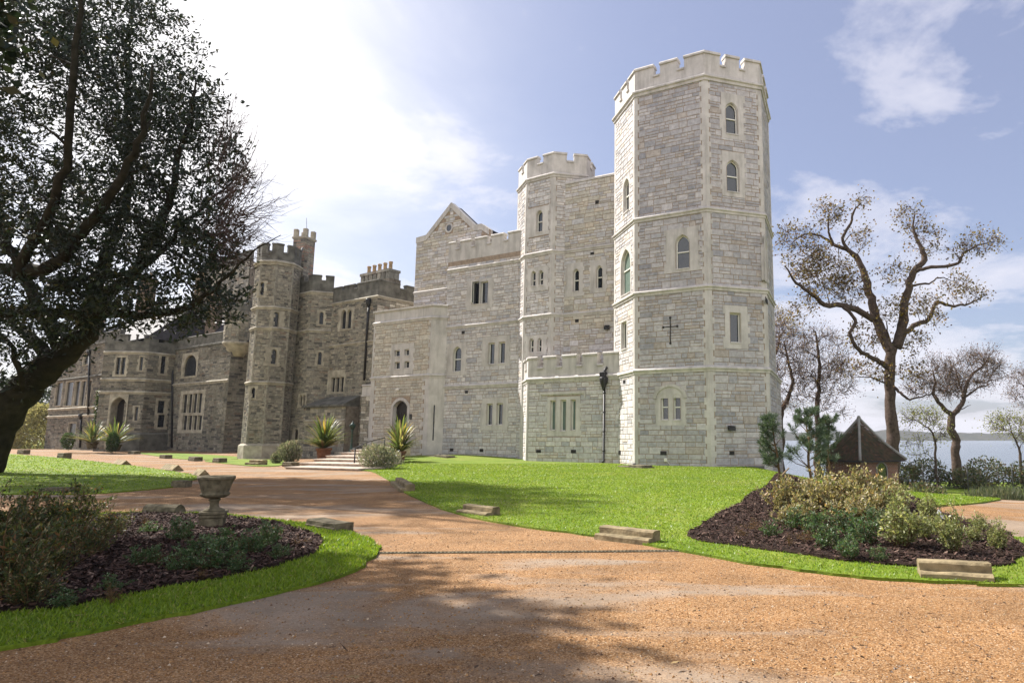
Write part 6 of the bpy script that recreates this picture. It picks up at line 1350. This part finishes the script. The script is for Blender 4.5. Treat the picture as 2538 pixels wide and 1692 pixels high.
def fluffy(name, label, cat, c, rad, n, L, asp, pal, m='leaf', stems=0, shell=.2, up=.6, rag=.45):
    c = Vector(c); o = thing(name, label, cat, (c.x, c.y, c.z - rad[2] * .9)); P = blob(tuple(c), rad, n, shell); v_ = (P - np.array(c)) / np.array(rad); kk = nr.normal(0, 1, (7, 3)); bmp = sum(np.cos(v_ @ k * 2.2 + i) for i, k in enumerate(kk)) / 7; P = np.array(c) + v_ * (1 + rag * bmp[:, None]) * np.array(rad) + nr.normal(0, .06, P.shape) * np.array(rad); A_ = unit(P - np.array(c)) * .6 + nr.normal(0, .5, (n, 3)) + np.array([0, 0, up])
    w_ = MB(); b_ = Vector((c.x, c.y, c.z - rad[2] * 1.0))
    for k in range(stems): e_ = Vector(P[rng.randrange(n)]); w_.tube(bez(b_, b_.lerp(e_, .5) + Vector((0, 0, .1 * rad[2])), e_, 3), [.018, .014, .009, .004], 4, cap=False)
    if stems: w_.build('stem', M['stem'], o)
    np_mesh('foliage', kites(P, A_, nr.uniform(L[0], L[1], n), nr.uniform(L[0], L[1], n) * asp), 4, M[m], o, colours(n, pal)); return o
LAV = [((.20, .21, .17), 4), ((.14, .16, .12), 3), ((.26, .22, .20), 1.5), ((.09, .11, .07), 2)]
q = gp(z10(1320, 830)); fluffy('lavender_bush', 'round grey green lavender bush beside the handrail and the potted plant', 'bush', (q.x, q.y, q.z + .58), (.95, .9, .68), 3200, (.10, .22), .12, LAV, stems=40, up=1.0)
q = gp(z10(190, 760)); fluffy('lavender_bush', 'grey lavender bush at the left end of the bottom step', 'bush', (q.x, q.y, q.z + .62), (.62, .6, .70), 2600, (.10, .24), .12, LAV, stems=34, up=1.2)
q = gp(z10(30, 760)); fluffy('lavender_bush', 'little grey green bush left of the lavender by the bottom step', 'bush', (q.x - .05, q.y, q.z + .3), (.34, .32, .36), 900, (.08, .18), .14, LAV, stems=14, up=.8)
BOX = [((.035, .065, .02), 4), ((.05, .09, .025), 3), ((.025, .045, .018), 3)]
q = at_y(z9(552, 950), 66); fluffy('box_bush', 'small rounded dark green bush at the left end of the old castle', 'bush', tuple(q), (.50, .50, .80), 1800, (.06, .12), .5, BOX, stems=8, shell=.75)
q = at_y(z9(920, 965), 62.5); fluffy('box_bush', 'narrow dark bush in front of the old arched doorway', 'bush', tuple(q), (.45, .45, .9), 1700, (.07, .14), .4, BOX, stems=8, shell=.6)
q = at_y(z9(318, 905), 84); fluffy('clipped_bush', 'large clipped dome of yellow green foliage beyond the old castle', 'bush', tuple(q), (2.6, 2.6, 3.7), 15000, (.12, .26), .5, [((.36, .33, .19), 4), ((.26, .25, .13), 3), ((.15, .15, .07), 2)], stems=10, shell=.93, rag=.04)
# ivy climbing by the porch
u_, z_a = lW.uz(z9(805, 830)); z_b = lW.uz(z9(805, 560))[1]; N = 2200; uu = u_ + nr.normal(0, .45, N); zz = nr.uniform(z_a - 1.5, z_b + .3, N); oo = nr.uniform(.03, .35, N)
P = np.array([tuple(lW.P(a, b, c)) for a, b, c in zip(uu, zz, oo)]); io = thing('ivy', 'column of dark ivy climbing the old wall left of the pointed doorway', 'climbing plant', tuple(lW.P(u_, ground(*lW.P(u_, 0)[:2]))))
np_mesh('foliage', kites(P, nr.normal(0, 1, (N, 3)) + np.array([0, -.6, -.3]), nr.uniform(.12, .24, N), nr.uniform(.05, .10, N)), 4, M['leaf'], io, colours(N, [((.025, .045, .018), 4), ((.05, .07, .025), 2), ((.12, .11, .07), 1)]))
m_ = MB()
for k in range(5): m_.tube([lW.P(u_ + rng.gauss(0, .15), z_a - 1.9, .05), lW.P(u_ + rng.gauss(0, .2), (z_a + z_b) / 2, .05), lW.P(u_ + rng.gauss(0, .3), z_b, .05)], .03, 4)
m_.build('stem', M['stem'], io)
# hedge bushes along the water and planting on the lower lawn
HED = [((.05, .07, .03), 4), ((.085, .10, .045), 3), ((.14, .12, .075), 2), ((.16, .18, .07), 1), ((.13, .09, .075), 1.5)]
for i, (x, Y, rx, rz) in enumerate([(15.3, 50, 1.5, 1.5), (17.6, 50.5, 1.7, 2.2), (20.2, 50, 1.6, 1.7), (22.6, 51, 1.8, 1.9), (25.0, 50, 1.5, 1.3), (27.2, 51, 1.9, 2.0), (29.8, 50.2, 1.7, 1.7), (32.4, 51, 1.8, 1.6), (35.0, 50.5, 1.8, 1.9), (37.8, 51, 2.0, 1.7)]):
    lab = ['dark rough hedge bush next to the hut wall', 'tall yellow tinged hedge bush under the thin young tree', 'dark hedge bush just left of the crooked leaning tree', 'bramble bush around the foot of the crooked leaning tree', 'low open hedge bush where the water shows through', 'grey twiggy hedge bush standing tall left of the fence post', 'dark hedge bush behind the tall fence post', 'low hedge bush right of the tall fence post', 'hedge bush under the thin tree at the picture edge', 'last hedge bush at the picture edge', 'dark hedge bush hidden behind the hut'][i]
    o = fluffy('hedge_bush', lab, 'bush', (x, Y, ground(x, Y) + rz * .52), (rx, 1.2, rz * .62), 1700, (.10, .22), .4, HED, stems=30, shell=.1, up=.5); o['group'] = 'hedge bushes along the water'
q = at_y(z11(1430, 660), 27); fluffy('hedge_bush', 'dark low bush on the lower lawn beside the pale shrubs', 'bush', tuple(q), (1.1, .8, .45), 2200, (.06, .13), .4, HED, stems=16, shell=.2)
for x, y, rx, lab in ((1950, 760, .55, 'small grey feathery plant on the far side of the gravel path'), (2120, 720, .9, 'clump of tall grey grass beyond the gravel path'), (2300, 730, .9, 'dark grass clump beyond the path at the picture edge')):
    q = at_y(z11(x, y), 22); fluffy('grass_clump', lab, 'plant', tuple(q), (rx, .6, .42), 1500, (.12, .34), .05, [((.10, .12, .08), 3), ((.16, .16, .11), 2), ((.07, .09, .05), 3)], stems=10, shell=.1, up=1.6)
# woods behind on the left
WD = [((.030, .048, .024), 4), ((.045, .062, .03), 3), ((.06, .07, .045), 2)]
for i, (x, Y, h) in enumerate([(-92, 100, 11), (-84, 97, 8.5), (-100, 108, 13), (-110, 104, 12), (-118, 112, 14)]):
    z0_ = ground(x, Y); b_ = Vector((x, Y, z0_ - .2)); P = blob((x, Y, z0_ + h * .52), (3.6, 3.4, h * .48), 60, .4); lab = ['dark conifer showing between the leaning trunk and the clipped dome', 'shorter dark conifer right behind the clipped dome', 'tall conifer in the woods behind the leaning trunk', 'conifer deep in the left woods, hidden by the leaning trunk', 'tallest conifer in the left woods at the picture edge', 'conifer behind the end of the old castle', 'conifer hidden behind the old castle roof'][i]
    tree('conifer', lab, 'tree', [([b_, Vector((x + .1, Y, z0_ + h * .5)), Vector((x, Y, z0_ + h * .97))], [.3, .2, .05])], P, M['yewbark'], M['yew'], WD, 'trees of the left woods', leaves=70, spread=.6, L=(.25, .5), asp=.35, twig=.02, side=1, dmax=8, updir=-.1)

# ================================================================= thin air between here and the far shore
hz_ = MB(); hz_.box((-640, -45, -14.5), (2380, 0, 0), (0, 1680, 0), (0, 0, 46.5))
hm = bpy.data.materials.new('haze_air'); hm.use_nodes = True; n = NT(hm.node_tree); n.n.clear()
pv = n.add('ShaderNodeVolumePrincipled'); pv.inputs['Color'].default_value = (.80, .84, .93, 1); pv.inputs['Density'].default_value = .00016; pv.inputs['Anisotropy'].default_value = .0
n.l.new(pv.outputs[0], n.add('ShaderNodeOutputMaterial').inputs['Volume'])
tag(hz_.build('haze', hm), kind='stuff')
